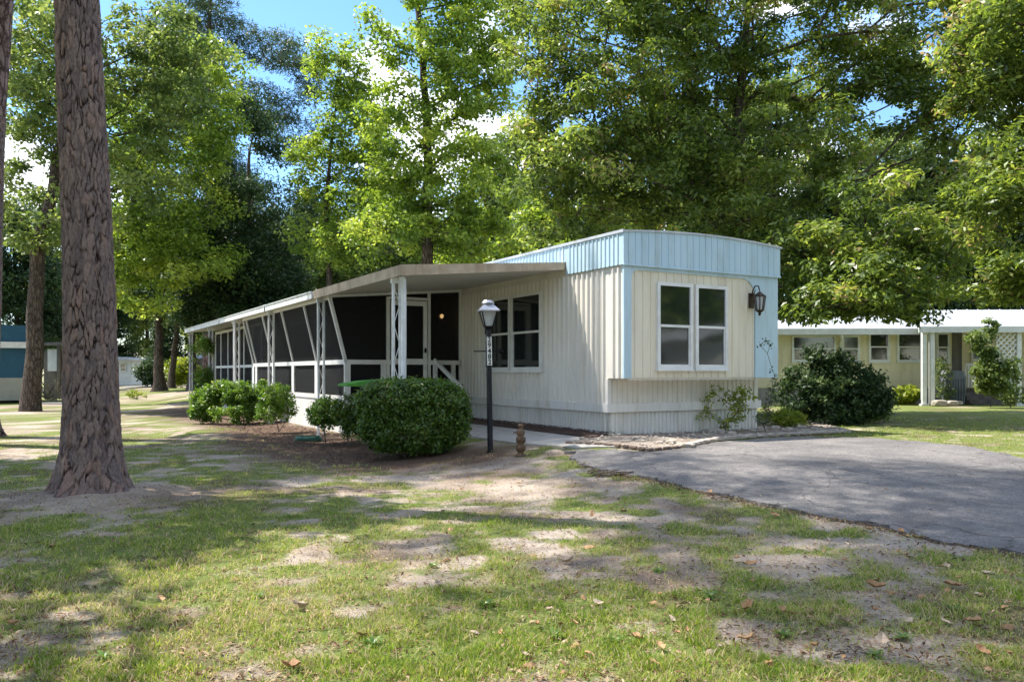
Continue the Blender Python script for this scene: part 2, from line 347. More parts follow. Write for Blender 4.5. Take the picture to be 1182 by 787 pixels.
sub = n.new('ShaderNodeMath'); sub.operation = 'MULTIPLY_ADD'; sub.inputs[1].default_value = .5; l.new(t2.outputs['Fac'], sub.inputs[0]); l.new(mixf.outputs[0], sub.inputs[2])
mr = n.new('ShaderNodeMapRange'); mr.inputs['From Min'].default_value = .98; mr.inputs['From Max'].default_value = 1.30; l.new(sub.outputs[0], mr.inputs['Value'])
sand = ramp(n, [(.34, (.13, .09, .06)), (.46, (.34, .27, .21)), (.56, (.47, .40, .33)), (.70, (.62, .55, .47))]); l.new(t2.outputs['Fac'], sand.inputs['Fac'])
dirt = ramp(n, [(.38, (.20, .14, .095)), (.6, (.46, .39, .32))]); l.new(t3.outputs['Fac'], dirt.inputs['Fac'])
sm = n.new('ShaderNodeMixRGB'); sm.blend_type = 'MIX'; sm.inputs['Fac'].default_value = .45; l.new(sand.outputs[0], sm.inputs['Color1']); l.new(dirt.outputs[0], sm.inputs['Color2'])
gr = ramp(n, [(.32, (.05, .07, .02)), (.46, (.12, .16, .04)), (.56, (.20, .22, .065)), (.66, (.34, .31, .17))]); l.new(t2.outputs['Fac'], gr.inputs['Fac'])
gmx = n.new('ShaderNodeMixRGB'); l.new(mr.outputs[0], gmx.inputs['Fac']); l.new(sm.outputs[0], gmx.inputs['Color1']); l.new(gr.outputs[0], gmx.inputs['Color2'])
l.new(gmx.outputs[0], b.inputs['Base Color']); b.inputs['Roughness'].default_value = .95; b.inputs['Specular IOR Level'].default_value = .1
bp = n.new('ShaderNodeBump'); bp.inputs['Strength'].default_value = .8; bp.inputs['Distance'].default_value = .03; l.new(t2.outputs['Fac'], bp.inputs['Height']); l.new(bp.outputs[0], b.inputs['Normal'])
a5 = me.attributes.new('straw', 'FLOAT', 'POINT')
PBX = [H(-2.8, .9), H(-2.8, 23), H(-4.6, 23), H(-5.0, 14), H(-4.9, 9), H(-5.3, 5), H(-5.4, 2.2), H(-4.6, -.4), H(-2.6, -1.0), H(-1.7, -.6)]
st = np.zeros(GX.shape)
for dx_ in (-.5, -.25, 0, .25, .5):
    for dy_ in (-.5, -.25, 0, .25, .5): st += inpoly(GX + dx_, GY + dy_, PBX) / 25.
st = np.clip(st * 1.3 + (fbm(GX, GY, 1.6, 4) - .5) * 1.1, 0, 1) * (st > 0)
st = np.maximum(st, np.clip((fbm(GX + 70, GY + 31, 1.1, 4) - .56) * 5, 0, .55))
a5.data.foreach_set('value', st.ravel().astype(np.float32))
as_ = n.new('ShaderNodeAttribute'); as_.attribute_name = 'straw'; rs_ = ramp(n, [(.32, (.06, .038, .028)), (.55, (.15, .10, .07)), (.72, (.26, .19, .13))]); l.new(t2.outputs['Fac'], rs_.inputs['Fac'])
mst = n.new('ShaderNodeMixRGB'); l.new(as_.outputs['Fac'], mst.inputs['Fac']); l.new(gmx.outputs[0], mst.inputs['Color1']); l.new(rs_.outputs[0], mst.inputs['Color2']); l.new(mst.outputs[0], b.inputs['Base Color'])
tag(link_mesh('lawn', me, m, smooth=True), 'patchy green lawn with bare sandy spots', 'lawn', kind='structure')

def sheet(name, poly, material, dz, grid=.35, edge=.05, jit=0., seed=1, step=.1, label=None, cat=None, rough=0):
    P = dense(poly, step, jit, seed); xs_ = [p[0] for p in P]; ys_ = [p[1] for p in P]
    gx, gy = np.meshgrid(np.arange(min(xs_), min(max(xs_), 14), grid), np.arange(max(min(ys_), -2), max(ys_), grid)); gx = gx.ravel(); gy = gy.ravel()
    k = inpoly(gx, gy, P); pts = [Vector(p) for p in P] + [Vector((x, y)) for x, y in zip(gx[k], gy[k])]
    nb = len(P)
    vo, eo, fo, ov, oe, of = delaunay_2d_cdt(pts, [(i, (i + 1) % nb) for i in range(nb)], [], 1, 1e-4)
    mb = MB(); xx = np.array([p.x for p in vo]); yy = np.array([p.y for p in vo]); z = zt(xx, yy) + dz
    if rough: z = z + (fbm(xx, yy, 4., 3) - .5) * rough
    mb.v = [(float(x), float(y), float(q)) for x, y, q in zip(xx, yy, z)]; mb.f = [tuple(f) for f in fo]
    mb2k = len(mb.v)
    for (x, y) in P: mb.v.append((x, y, ztf(x, y) + dz)); mb.v.append((x, y, ztf(x, y) - edge))
    for i in range(nb):
        j = (i + 1) % nb; mb.f.append((mb2k + 2 * i, mb2k + 2 * i + 1, mb2k + 2 * j + 1, mb2k + 2 * j))
    o = mb.build(name, material); bm = bmesh.new(); bm.from_mesh(o.data); bmesh.ops.recalc_face_normals(bm, faces=bm.faces)
    up = [f for f in bm.faces if f.normal.z < -.3]; bmesh.ops.reverse_faces(bm, faces=up); bm.to_mesh(o.data); bm.free()
    tag(o, label, cat, kind='structure'); return o
m, n, l, b = new_mat('asphalt')
t1 = noise(n, l, 75, 6, .85); t2 = noise(n, l, 1.1, 8, .7); vv = n.new('ShaderNodeTexVoronoi'); vv.inputs['Scale'].default_value = 70; tcx = n.new('ShaderNodeTexCoord'); l.new(tcx.outputs['Object'], vv.inputs['Vector'])
r1 = ramp(n, [(.36, (.09, .086, .084)), (.5, (.205, .194, .188)), (.64, (.42, .40, .385))]); l.new(t1.outputs['Fac'], r1.inputs['Fac'])
r2 = ramp(n, [(.36, (.66, .65, .65)), (.5, (.95, .94, .93)), (.66, (1.3, 1.26, 1.2))]); l.new(t2.outputs['Fac'], r2.inputs['Fac'])
r3 = ramp(n, [(.0, (1.35, 1.3, 1.25)), (.4, (.9, .9, .9)), (1, (.75, .75, .76))]); l.new(vv.outputs['Distance'], r3.inputs['Fac'])
mm = n.new('ShaderNodeMixRGB'); mm.blend_type = 'MULTIPLY'; mm.inputs['Fac'].default_value = 1; l.new(r1.outputs[0], mm.inputs['Color1']); l.new(r2.outputs[0], mm.inputs['Color2'])
m3 = n.new('ShaderNodeMixRGB'); m3.blend_type = 'MULTIPLY'; m3.inputs['Fac'].default_value = .7; l.new(mm.outputs[0], m3.inputs['Color1']); l.new(r3.outputs[0], m3.inputs['Color2']); l.new(m3.outputs[0], b.inputs['Base Color'])
b.inputs['Roughness'].default_value = .9; bp = n.new('ShaderNodeBump'); bp.inputs['Strength'].default_value = .9; bp.inputs['Distance'].default_value = .02; l.new(t1.outputs['Fac'], bp.inputs['Height']); l.new(bp.outputs[0], b.inputs['Normal'])
M['asphalt'] = m
gsp = noise(n, l, 16, 6, .75); r5 = ramp(n, [(.38, (.74, .72, .71)), (.62, (1.18, 1.16, 1.14))]); l.new(gsp.outputs['Fac'], r5.inputs['Fac'])
m6 = n.new('ShaderNodeMixRGB'); m6.blend_type = 'MULTIPLY'; m6.inputs['Fac'].default_value = .8; l.new(m3.outputs[0], m6.inputs['Color1']); l.new(r5.outputs[0], m6.inputs['Color2'])
vk = n.new('ShaderNodeTexVoronoi'); vk.feature = 'DISTANCE_TO_EDGE'; vk.inputs['Scale'].default_value = .55; wn = n.new('ShaderNodeTexNoise'); wn.inputs['Scale'].default_value = 2.5; wn.inputs['Detail'].default_value = 6
va = n.new('ShaderNodeVectorMath'); va.operation = 'ADD'; vs_ = n.new('ShaderNodeVectorMath'); vs_.operation = 'SCALE'; vs_.inputs['Scale'].default_value = .5
l.new(tcx.outputs['Object'], wn.inputs['Vector']); l.new(wn.outputs['Color'], vs_.inputs[0]); l.new(tcx.outputs['Object'], va.inputs[0]); l.new(vs_.outputs[0], va.inputs[1]); l.new(va.outputs[0], vk.inputs['Vector'])
rk = ramp(n, [(0, (.35, .33, .32)), (.009, (1, 1, 1))]); l.new(vk.outputs['Distance'], rk.inputs['Fac'])
m7 = n.new('ShaderNodeMixRGB'); m7.blend_type = 'MULTIPLY'; m7.inputs['Fac'].default_value = .8; l.new(m6.outputs[0], m7.inputs['Color1']); l.new(rk.outputs[0], m7.inputs['Color2']); l.new(m7.outputs[0], b.inputs['Base Color'])
sheet('driveway', DRIVE, M['asphalt'], .014, jit=.17, step=.06, seed=3, label='grey asphalt driveway with ragged edge', cat='driveway')
sheet('walkway', WALK, M['concrete'], .022, label='pale concrete walkway beside the home', cat='walkway')
sheet('mulch_bed', MULCH, M['mulch'], .05, grid=.12, jit=.02, rough=.05, label='strip of dark mulch along the side wall', cat='mulch')
M['bedmat'] = mat('pebbly_soil', (.15, .105, .08), (.42, .36, .29), .95, 7, 1.0, bscale=55)
sheet('garden_bed', BED, M['bedmat'], .03, grid=.12, rough=.05, label='stony garden bed below the front wall', cat='garden bed')
ROAD = [(-90, 63), (-10, 66), (30, 70), (30, 76), (-10, 72), (-90, 69)]
sheet('road', ROAD, M['asphalt'], .02, grid=3, step=2, label='far road behind the trees', cat='road')

# ------------------------------------------------------------------ leaves, trunks, trees
def leaf_quads(c, nrm, size, width, rs, droop=0.):
    """c (n,3) centres, nrm (n,3) leaf normals -> (n,4,3) folded rhombi"""
    n_ = len(c); nrm = nrm / (np.linalg.norm(nrm, axis=1, keepdims=True) + 1e-9)
    r = rs.normal(size=(n_, 3)); r[:, 2] -= droop
    d = r - nrm * (r * nrm).sum(1, keepdims=True); d /= np.linalg.norm(d, axis=1, keepdims=True) + 1e-9
    w = np.cross(nrm, d); s_ = (size * rs.uniform(.65, 1.3, n_))[:, None]
    base = c - d * s_ * .5; tip = c + d * s_ * .5 - nrm * s_ * .12; mid = c + nrm * s_ * .06 - d * s_ * .02
    return np.stack([base, mid - w * s_ * width * .5, tip, mid + w * s_ * width * .5], 1)
def leaves_mesh(name, q, tint):
    v = q.reshape(-1, 3); me = np_mesh(name, v, np.arange(len(v)).reshape(-1, 4))
    a = me.attributes.new('tint', 'FLOAT', 'FACE'); a.data.foreach_set('value', np.clip(tint, 0, 1).astype(np.float32)); return me
def clump_leaves(cs, radii, per, size, width, rs, flat=.6, up=.9, out=.5, rnd=.7, droop=0., shell=.5):
    Q = []; T = []
    for c, r in zip(cs, radii):
        k = max(4, int(per * rs.uniform(.7, 1.3)))
        d = rs.normal(size=(k, 3)); d /= np.linalg.norm(d, axis=1, keepdims=True)
        rr_ = (rs.random(k) ** shell)[:, None] * r; p = c + d * rr_ * np.array((1, 1, flat))
        nn = np.array((0, 0, up)) + d * out + rs.normal(size=(k, 3)) * rnd
        Q.append(leaf_quads(p, nn, size, width, rs, droop)); T.append(np.clip(rs.normal(.45, .2, k) + rs.normal(0, .19), 0, 1))
    return np.concatenate(Q), np.concatenate(T)
def sample_clumps(ells, n_, rs, gap=.5, hollow=.35, nf=.35):
    """points in a union of ellipsoids, thinned by a noise so that the crown has gaps"""
    w = np.array([e[3] * e[4] * e[5] for e in ells]) ** (2 / 3.); w /= w.sum(); pts = []; tries = 0
    sd = rs.uniform(0, 50)
    mind = gap
    while len(pts) < n_ and tries < n_ * 60:
        tries += 1; e = ells[rs.choice(len(ells), p=w)]
        d = rs.normal(size=3); d /= np.linalg.norm(d); r = hollow + (1 - hollow) * rs.random() ** .6
        p = np.array(e[:3]) + d * r * np.array(e[3:6]) * rs.uniform(.9, 1.06)
        if vnoise(np.array(p[0] * nf + sd + p[2] * .21), np.array(p[1] * nf + p[2] * nf + sd)) < .30: continue
        if pts and np.min(np.sum((np.array(pts) - p) ** 2, 1)) < mind * mind:
            mind *= .997; continue
        pts.append(p)
    return np.array(pts)
def skeleton(trunk, clumps, rs, step=1.1, rise=1.2, tip=.012, power=.42, start=0.35):
    """connect every clump to the trunk by the cheapest path; returns nodes, parents and radii"""
    nodes = [np.array(p) for p in trunk]; par = [-1] + list(range(len(trunk) - 1)); plen = [0.] * len(nodes); nT = len(trunk)
    ok = [i >= int(nT * start) for i in range(nT)]
    tr = np.array(trunk)
    order = np.argsort([np.min(np.linalg.norm(tr - c, axis=1)) for c in clumps])
    for ci in order:
        c = clumps[ci]; A = np.array(nodes); d = np.linalg.norm(A - c, axis=1)
        cost = d + .32 * np.array(plen) + rise * np.maximum(0, A[:, 2] - c[2] + .15 * d) + np.where(np.array(ok), 0, 50)
        j = int(np.argmin(cost)); k = max(1, int(d[j] / step)); last = j; p0 = nodes[j]
        for t in range(1, k + 1):
            f = t / k; p = p0 + (c - p0) * f
            if t < k: p = p + rs.normal(0, .05 * d[j] / k + .03, 3) + np.array((0, 0, .12 * math.sin(f * math.pi) * d[j] * .5))
            nodes.append(p); par.append(last); plen.append(plen[last] + d[j] / k); ok.append(True); last = len(nodes) - 1
    cnt = np.zeros(len(nodes)); isleaf = np.ones(len(nodes), bool)
    for i, p in enumerate(par):
        if p >= 0: isleaf[p] = False
    for i in range(len(nodes) - 1, -1, -1):
        if isleaf[i]: cnt[i] += 1
        if par[i] >= 0 and i >= nT: cnt[par[i]] += cnt[i]
    return nodes, par, tip * np.maximum(cnt, 1) ** power, nT
def trunk_mesh(mb, pts, radii, sides=14, flare=0., rs=None, lobes=5):
    P = [Vector(p) for p in pts]; k = len(mb.v); n_ = len(P); ph = (rs.uniform(0, 6.28, 4) if rs is not None else [0, 1, 2, 3])
    for i, p in enumerate(P):
        for j in range(sides):
            t = 2 * math.pi * j / sides; h = p.z - P[0].z
            fl = flare * math.exp(-h / .38) * (1 + .45 * math.sin(lobes * t + ph[0]) + .3 * math.sin(2 * t + ph[1] + 3 * t))
            r = radii[i] * (1 + .035 * math.sin(3 * t + ph[2] + h) + .03 * math.sin(7 * t + ph[3] - 2 * h)) + fl
            mb.v.append((p.x + r * math.cos(t), p.y + r * math.sin(t), p.z))
    for i in range(n_ - 1):
        for j in range(sides):
            j2 = (j + 1) % sides; mb.f.append((k + i * sides + j, k + i * sides + j2, k + (i + 1) * sides + j2, k + (i + 1) * sides + j))
    mb.f.append(tuple(k + (n_ - 1) * sides + j for j in range(sides)))
def make_tree(name, label, cat, base, trunk, r0, r1, ells, nclump, clump_r, per, leaf, width, lmat, bmat, group=None, seed=1, flare=.0, gap=.6, sides=14, start=.35,
              flat=.6, up=.9, out=.5, rnd=.7, droop=0., hollow=.35, tip=.014, power=.42, rise=1.2, nf=.35, extra_trunks=None, shell=.5, tsub=None):
    rs = np.random.default_rng(seed); root = empty(name, base); tag(root, label, cat, group)
    T = np.array(trunk, float); seg = 14 if tsub is None else tsub; tt = np.linspace(0, len(T) - 1, seg); pts = []
    for t in tt:
        i = min(int(t), len(T) - 2); f = t - i; pts.append(T[i] * (1 - f) + T[i + 1] * f)
    pts = np.array(pts); pts[2:-1, :2] += rs.normal(0, r0 * .12, (len(pts) - 3, 2))
    rad = r0 + (r1 - r0) * np.linspace(0, 1, seg)
    low = np.array([pts[0] + (pts[1] - pts[0]) * f for f in (0, .04, .1, .2, .35, .6)]); lr = [rad[0]] * 6
    cl = sample_clumps(ells, nclump, rs, gap, hollow, nf)
    mb = MB(); trunk_mesh(mb, list(low) + list(pts[1:]), lr + list(rad[1:]), sides, flare, rs)
    nodes, par, rr_, nT = skeleton(list(pts), cl, rs, tip=tip, power=power, start=start, rise=rise)
    for i in range(nT, len(nodes)):
        p = par[i]; ra = min(rr_[p] if p >= nT else rr_[i] * 1.15, r0 * .8); rb = min(rr_[i], ra)
        mb.tube([nodes[p], nodes[i]], [ra, rb], 5 if rb > .03 else 4, cap=False)
    mb.build('trunk', bmat, root, True)
    # foliage along the outer branches as well
    q, tn = clump_leaves(cl, clump_r * rs.uniform(.7, 1.3, len(cl)), per, leaf, width, rs, flat, up, out, rnd, droop, shell)
    link_mesh('crown', leaves_mesh('crown', q, tn), lmat, root); return root
def copy_tree(o, loc, rz, sc, label=None):
    c = o.copy(); COL.objects.link(c); c.location = loc; c.rotation_euler = (0, 0, rz); c.scale = sc
    if label: c['label'] = label
    for ch in o.children:
        d = ch.copy(); COL.objects.link(d); d.parent = c
    return c

# the near pine: plated bark, crown high above the picture (it shades the lawn and driveway)
def gz(x, y): return (x, y, ztf(x, y))
def near_pine(name, label, bx, by, lean, height, r0, crown_lo, crown_r, seed, flare, sides=64, cdx=(0, 0), ncl=95):
    rs = np.random.default_rng(seed); z0 = ztf(bx, by) - .12; root = empty(name, (bx, by, z0)); tag(root, label, 'pine tree')
    hs = np.concatenate([np.linspace(0, 1.2, 16), np.linspace(1.35, 8, 30), np.linspace(8.6, height, 12)])
    pts = [(lean[0] * h + .03 * math.sin(h * .7), lean[1] * h, h) for h in hs]; rad = [r0 * (1 - .80 * (h / height) ** 1.1) + .03 * math.exp(-h * .5) for h in hs]
    def plates(sd_, nside, hh_, rr0, fl_):
        na = 25; ch = .15; rows = int(hh_[-1] / ch) + 3; jx = sd_.random((rows + 2, na)); jy = sd_.random((rows + 2, na)); ht = sd_.random((rows + 2, na))
        T_, Hh = np.meshgrid(np.arange(nside) / nside * na, np.array(hh_) / ch); wob = (fbm(T_ * .9 + 3, Hh * .8 + 8, 1.2, 4) - .5) * 1.15
        Tw = T_ + wob; Hw = Hh + wob * .8 + (np.floor(Tw) % 2) * 0
        f1 = np.full(T_.shape, 9.); f2 = np.full(T_.shape, 9.); pid = np.zeros(T_.shape)
        ti = np.floor(Tw).astype(int); hi = np.floor(Hw).astype(int)
        for da in (-1, 0, 1):
            for dh in (-2, -1, 0, 1, 2):
                a_ = (ti + da); h_ = np.clip(hi + dh, 0, rows); aa = a_ % na
                d_ = np.hypot((a_ + jx[h_, aa] - Tw), (hi + dh + jy[h_, aa] - Hw) * .5)
                new = d_ < f1; f2 = np.where(new, f1, np.minimum(f2, d_)); pid = np.where(new, ht[h_, aa], pid); f1 = np.where(new, d_, f1)
        e_ = sstep(.0, .13, f2 - f1); dm = np.clip((fbm(T_ * .8 + 60, Hh * 1.1 + 20, 1.0, 3) - .28) * 3.2, .25, 1.3); return 1 - (1 - e_) * dm, pid
    nf_ = 240; hf = np.linspace(0, 7.2, 330); e_, pid = plates(rs, nf_, hf, r0, flare)
    fmv = []; th = np.arange(nf_) / nf_ * 2 * np.pi; ph = rs.uniform(0, 6.28, 5)
    for i_, h in enumerate(hf):
        cx0 = np.interp(h, hs, [p[0] for p in pts]); cy0 = np.interp(h, hs, [p[1] for p in pts]); rr0 = np.interp(h, hs, rad)
        fl = flare * math.exp(-h / .34) * (1 + .42 * np.sin(5 * th + ph[0]) + .25 * np.sin(3 * th + ph[1]) + .18 * np.sin(11 * th + ph[2])) + .28 * flare * math.exp(-h / .10) * (1 + np.sin(9 * th + ph[3]))
        grain = (fbm(th * 11 + 30, h * 9 + 0 * th, 2., 4) - .5) * 1.5
        rr1 = rr0 * (1 + .03 * np.sin(3 * th + ph[4] + h * .6)) + fl + .024 * (e_[i_] - 1) + .010 * (pid[i_] - .5) * e_[i_] + .014 * grain
        fmv.append(np.stack([cx0 + rr1 * np.cos(th), cy0 + rr1 * np.sin(th), np.full(nf_, h)], -1))
    fmv = np.array(fmv); ii_ = np.arange(len(hf) * nf_).reshape(len(hf), nf_); jj = np.roll(ii_, -1, 1)
    lowq = np.stack([ii_[:-1], jj[:-1], jj[1:], ii_[1:]], -1).reshape(-1, 4)
    lm_ = np_mesh('bark_plates', fmv.reshape(-1, 3), lowq); aa_ = lm_.attributes.new('plate', 'FLOAT', 'POINT'); aa_.data.foreach_set('value', e_.ravel().astype(np.float32))
    ab_ = lm_.attributes.new('plate_tone', 'FLOAT', 'POINT'); ab_.data.foreach_set('value', pid.ravel().astype(np.float32))
    keep_ = [i_ for i_, h in enumerate(hs) if h > 6.9]
    mb = MB(); trunk_mesh(mb, [pts[i_] for i_ in keep_], [rad[i_] * .985 for i_ in keep_], sides, 0, rs, 6)
    low_o = link_mesh('lower_trunk', lm_, M['pine_plates'], root)
    cx_, cy_ = lean[0] * crown_lo + cdx[0], lean[1] * crown_lo + cdx[1]
    hh = height - crown_lo
    ells = [(cx_, cy_, crown_lo + hh * .45, crown_r, crown_r, hh * .5), (cx_ + .5, cy_ - .4, crown_lo + hh * .25, crown_r * 1.1, crown_r * 1.1, hh * .3)]
    cl = sample_clumps(ells, ncl, rs, 1.0, .2, .3)
    tr = [p for p, h in zip(pts, hs) if h > crown_lo * .8]
    nodes, par, rr_, nT = skeleton(tr, cl, rs, tip=.016, power=.45, start=0, rise=.6)
    for i in range(nT, len(nodes)):
        p = par[i]; ra = min(rr_[p] if p >= nT else rr_[i] * 1.1, .16); mb.tube([nodes[p], nodes[i]], [ra, min(rr_[i], ra)], 5, cap=False)
    mb.build('trunk', M['pine_bark'], root, True)
    q, tn = clump_leaves(cl, .85 * rs.uniform(.7, 1.3, len(cl)), 190, .30, .12, rs, .5, .5, .6, .9, 0, .6)
    link_mesh('crown', leaves_mesh('crown', q, tn), M['needle'], root); return root
near_pine('pine_tree', 'thick plated pine trunk with flared roots standing nearest at the left', PINE[0], PINE[1], (-.022, .0), 23, .28, 12.0, 3.7, 5, .15, cdx=(-1.6, 1.2), ncl=150)
X2 = -11.85
near_pine('pine_tree', 'second pine trunk half cut off by the left edge of the photo', X2, 18.0, (.055, 0), 24, .31, 12.5, 3.8, 6, .22, 40, cdx=(-1.5, -.8), ncl=150)

def PX(px, Y): return at(px, Y)
def ell(px, py, rpx, rpy, Y, base, depth=None, dY=0):
    k = (Y + dY) / F; rx = rpx * k; return ((px - CX) * k - base[0], dY, EYE + (CY - py) * k - base[2], rx, depth or rx, rpy * k)

# left deciduous with forked trunk
b = gz(at(35, 30), 30.)
make_tree('broadleaf_tree', 'leafy green tree with forked trunk in front of the teal cabin', 'tree', b,
          [(0, 0, -.2), (.15, 0, 3), (.35, 0, 6.3), (.9, .2, 9), (1.4, .3, 13), (1.6, .3, 17)], .33, .08,
          [ell(60, 90, 70, 120, 30, b), ell(150, 120, 75, 120, 30, b), ell(200, 60, 60, 70, 30, b, dY=1), ell(15, 270, 35, 70, 30, b), ell(90, 250, 60, 50, 30, b, 1.6), ell(20, 60, 50, 90, 30, b, dY=3), ell(15, 190, 35, 50, 30, b, dY=2)],
          185, .72, 170, .17, .7, M['leaf_mid'], M['bark'], seed=21, gap=.95, flare=.12, nf=.5)
# light green tree behind the near pine
b = gz(at(112, 36), 36.)
make_tree('broadleaf_tree', 'pale green tree with airy layered leaves right of the near pine', 'tree', b,
          [(0, 0, -.2), (.5, 0, 5), (1.6, 0, 9), (2.6, 0, 15)], .24, .06,
          [ell(175, 240, 65, 85, 36, b), ell(225, 270, 55, 70, 36, b), ell(215, 170, 55, 70, 36, b), ell(160, 330, 40, 35, 36, b), ell(235, 85, 50, 40, 36, b), ell(150, 150, 50, 60, 36, b, dY=1)],
          175, .8, 190, .19, .6, M['leaf_light'], M['bark'], seed=22, gap=1.0, nf=.45)
# tall pine behind
b = gz(at(240, 50), 50.)
make_tree('pine_tree', 'tall dark pine with level branches against the sky left of centre', 'pine tree', b,
          [(0, 0, -.2), (.1, 0, 10), (0, 0, 20), (.3, 0, 27)], .34, .08,
          [ell(240, 30, 40, 60, 50, b), ell(300, 60, 60, 22, 50, b, 2.5), ell(290, 130, 62, 30, 50, b, 3), ell(230, 130, 50, 40, 50, b), ell(200, 60, 45, 50, 50, b), ell(300, 190, 55, 40, 50, b, 3), ell(320, 245, 50, 40, 50, b, 3), ell(265, 210, 45, 50, 50, b, 3), ell(335, 150, 45, 35, 50, b, 3), ell(325, 300, 50, 40, 50, b, 3), ell(345, 90, 30, 20, 50, b, 2.5)],
          380, 1.0, 180, .34, .16, M['needle'], M['pine_bark'], seed=23, gap=.9, flat=.45, start=.3, rise=.5)
# dense dark evergreen
b = gz(at(288, 40), 40.)
make_tree('evergreen_tree', 'dense dark evergreen behind the far end of the screened porch', 'tree', b,
          [(0, 0, -.2), (0, 0, 4), (0, 0, 9), (0, 0, 12)], .30, .06,
          [ell(285, 320, 70, 60, 40, b), ell(280, 240, 66, 60, 40, b), ell(278, 165, 46, 60, 40, b), ell(330, 260, 40, 50, 40, b, dY=2), ell(310, 370, 60, 30, 40, b), ell(235, 345, 45, 40, 40, b)],
          300, .95, 230, .20, .45, M['leaf_dark'], M['bark'], seed=24, gap=.8, hollow=.3)
# young double-stemmed tree
b = gz(at(378, 34), 34.)
make_tree('broadleaf_tree', 'bright young double stemmed tree rising behind the porch roof', 'tree', b,
          [(0, 0, -.2), (.1, 0, 4), (-.1, 0, 8), (.3, 0, 12)], .17, .05,
          [ell(385, 90, 40, 50, 34, b), ell(410, 150, 45, 60, 34, b), ell(365, 190, 32, 55, 34, b), ell(425, 240, 50, 50, 34, b), ell(380, 280, 50, 35, 34, b)],
          170, .62, 130, .17, .6, M['leaf_light'], M['bark'], seed=25, gap=.75, nf=.5)
# sweetgum
b = gz(at(492, 31), 31.)
make_tree('broadleaf_tree', 'tall slim sweetgum tree rising above the porch roof', 'tree', b,
          [(0, 0, -.2), (0, 0, 5), (.05, 0, 9.5), (-.1, 0, 13), (-.5, 0, 18)], .27, .07,
          [ell(495, 40, 75, 60, 31, b), ell(540, 90, 60, 70, 31, b), ell(470, 160, 60, 70, 31, b), ell(530, 210, 70, 60, 31, b), ell(460, 260, 60, 40, 31, b), ell(545, 275, 50, 30, 31, b), ell(560, 20, 50, 40, 31, b), ell(430, 60, 25, 50, 31, b), ell(500, -60, 60, 60, 31, b)],
          280, .64, 135, .16, .75, M['leaf_light'], M['bark'], seed=26, gap=.8, start=.3, nf=.5)
# big magnolia
b = gz(at(857, 22), 22.)
make_tree('magnolia_tree', 'huge spreading magnolia crown overhanging the home from behind', 'tree', b,
          [(0, 0, -.2), (0, 0, 3), (-.05, 0, 5.5), (-.1, .2, 8), (.3, .3, 11.5)], .34, .08,
          [ell(680, 150, 90, 90, 22, b, 3), ell(760, 60, 130, 90, 22, b, 3.2), ell(640, 240, 55, 40, 22, b, 1.6), ell(760, 200, 120, 70, 22, b, 3), ell(900, 60, 140, 100, 22, b, 3.5), ell(900, 210, 110, 100, 22, b, 3, -1),
           ell(930, 275, 75, 45, 22, b, 1.8, -3), ell(1050, 290, 65, 45, 22, b, 1.8, -3), ell(980, 250, 80, 50, 22, b, 2, -4), ell(960, 315, 80, 48, 22, b, 2, -3), ell(1010, 350, 62, 30, 22, b, 1.5, -3), ell(930, 350, 34, 25, 22, b, 1, -2.5), ell(1050, 345, 45, 30, 22, b, 1, -4), ell(990, 335, 80, 40, 22, b, 1, -5), ell(1010, 160, 110, 110, 22, b, 3), ell(1060, 280, 90, 70, 22, b, 2.2, -1), ell(1080, 60, 120, 100, 22, b, 3), ell(720, -30, 150, 60, 22, b, 3), ell(950, -60, 200, 60, 22, b, 3), ell(630, 60, 50, 70, 22, b, 2)],
          900, .56, 165, .165, .42, M['leaf_magnolia'], M['bark'], seed=27, gap=.62, flat=.55, up=.9, out=.7, rnd=.6, hollow=.3, start=.2, tip=.013, power=.44)
# right-hand tree reaching in
b = gz(12.2, 15.5)
make_tree('magnolia_tree', 'dark leafy tree whose branches reach in from the right edge of the photo', 'tree', b,
          [(0, 0, -.2), (0, 0, 3), (-.2, 0, 6), (-.3, .2, 10)], .28, .07,
          [ell(1170, 60, 70, 80, 15.5, b, 1.6), ell(1165, 200, 50, 70, 15.5, b, 1.4), ell(1190, 310, 45, 40, 15.5, b, 1.2), ell(1260, 150, 90, 150, 15.5, b, 2.2), ell(1150, 340, 16, 12, 15.5, b, .5)],
          260, .45, 130, .15, .42, M['leaf_magnolia'], M['bark'], seed=28, gap=.45)
# trunks at the far left-middle
for i, (px, Y, r, lean, lab) in enumerate([(184, 54, .36, 0., 'straight dark trunk left of the porch post at the far end'), (203, 58, .24, .10, 'leaning slim trunk beside the straight dark trunk'), (222, 52, .26, .0, 'dark trunk just right of the farthest porch post')]):
    b = gz(at(px - 6 * (lean > 0), Y), Y)
    make_tree('broadleaf_tree', lab, 'tree', b, [(0, 0, -.3), (lean * 3, 0, 3), (lean * 9, 0, 6.5), (lean * 12, 0, 12)], r, .1,
              [(lean * 8, 0, 7.2, 3.2, 3., 2.4), (lean * 8 - .8, 0, 10.5, 3., 3, 2.6)], 110, 1.0, 170, .26, .6, M['leaf_mid'] if i != 2 else M['leaf_dark'], M['bark'], seed=40 + i, gap=.9, flare=.3)
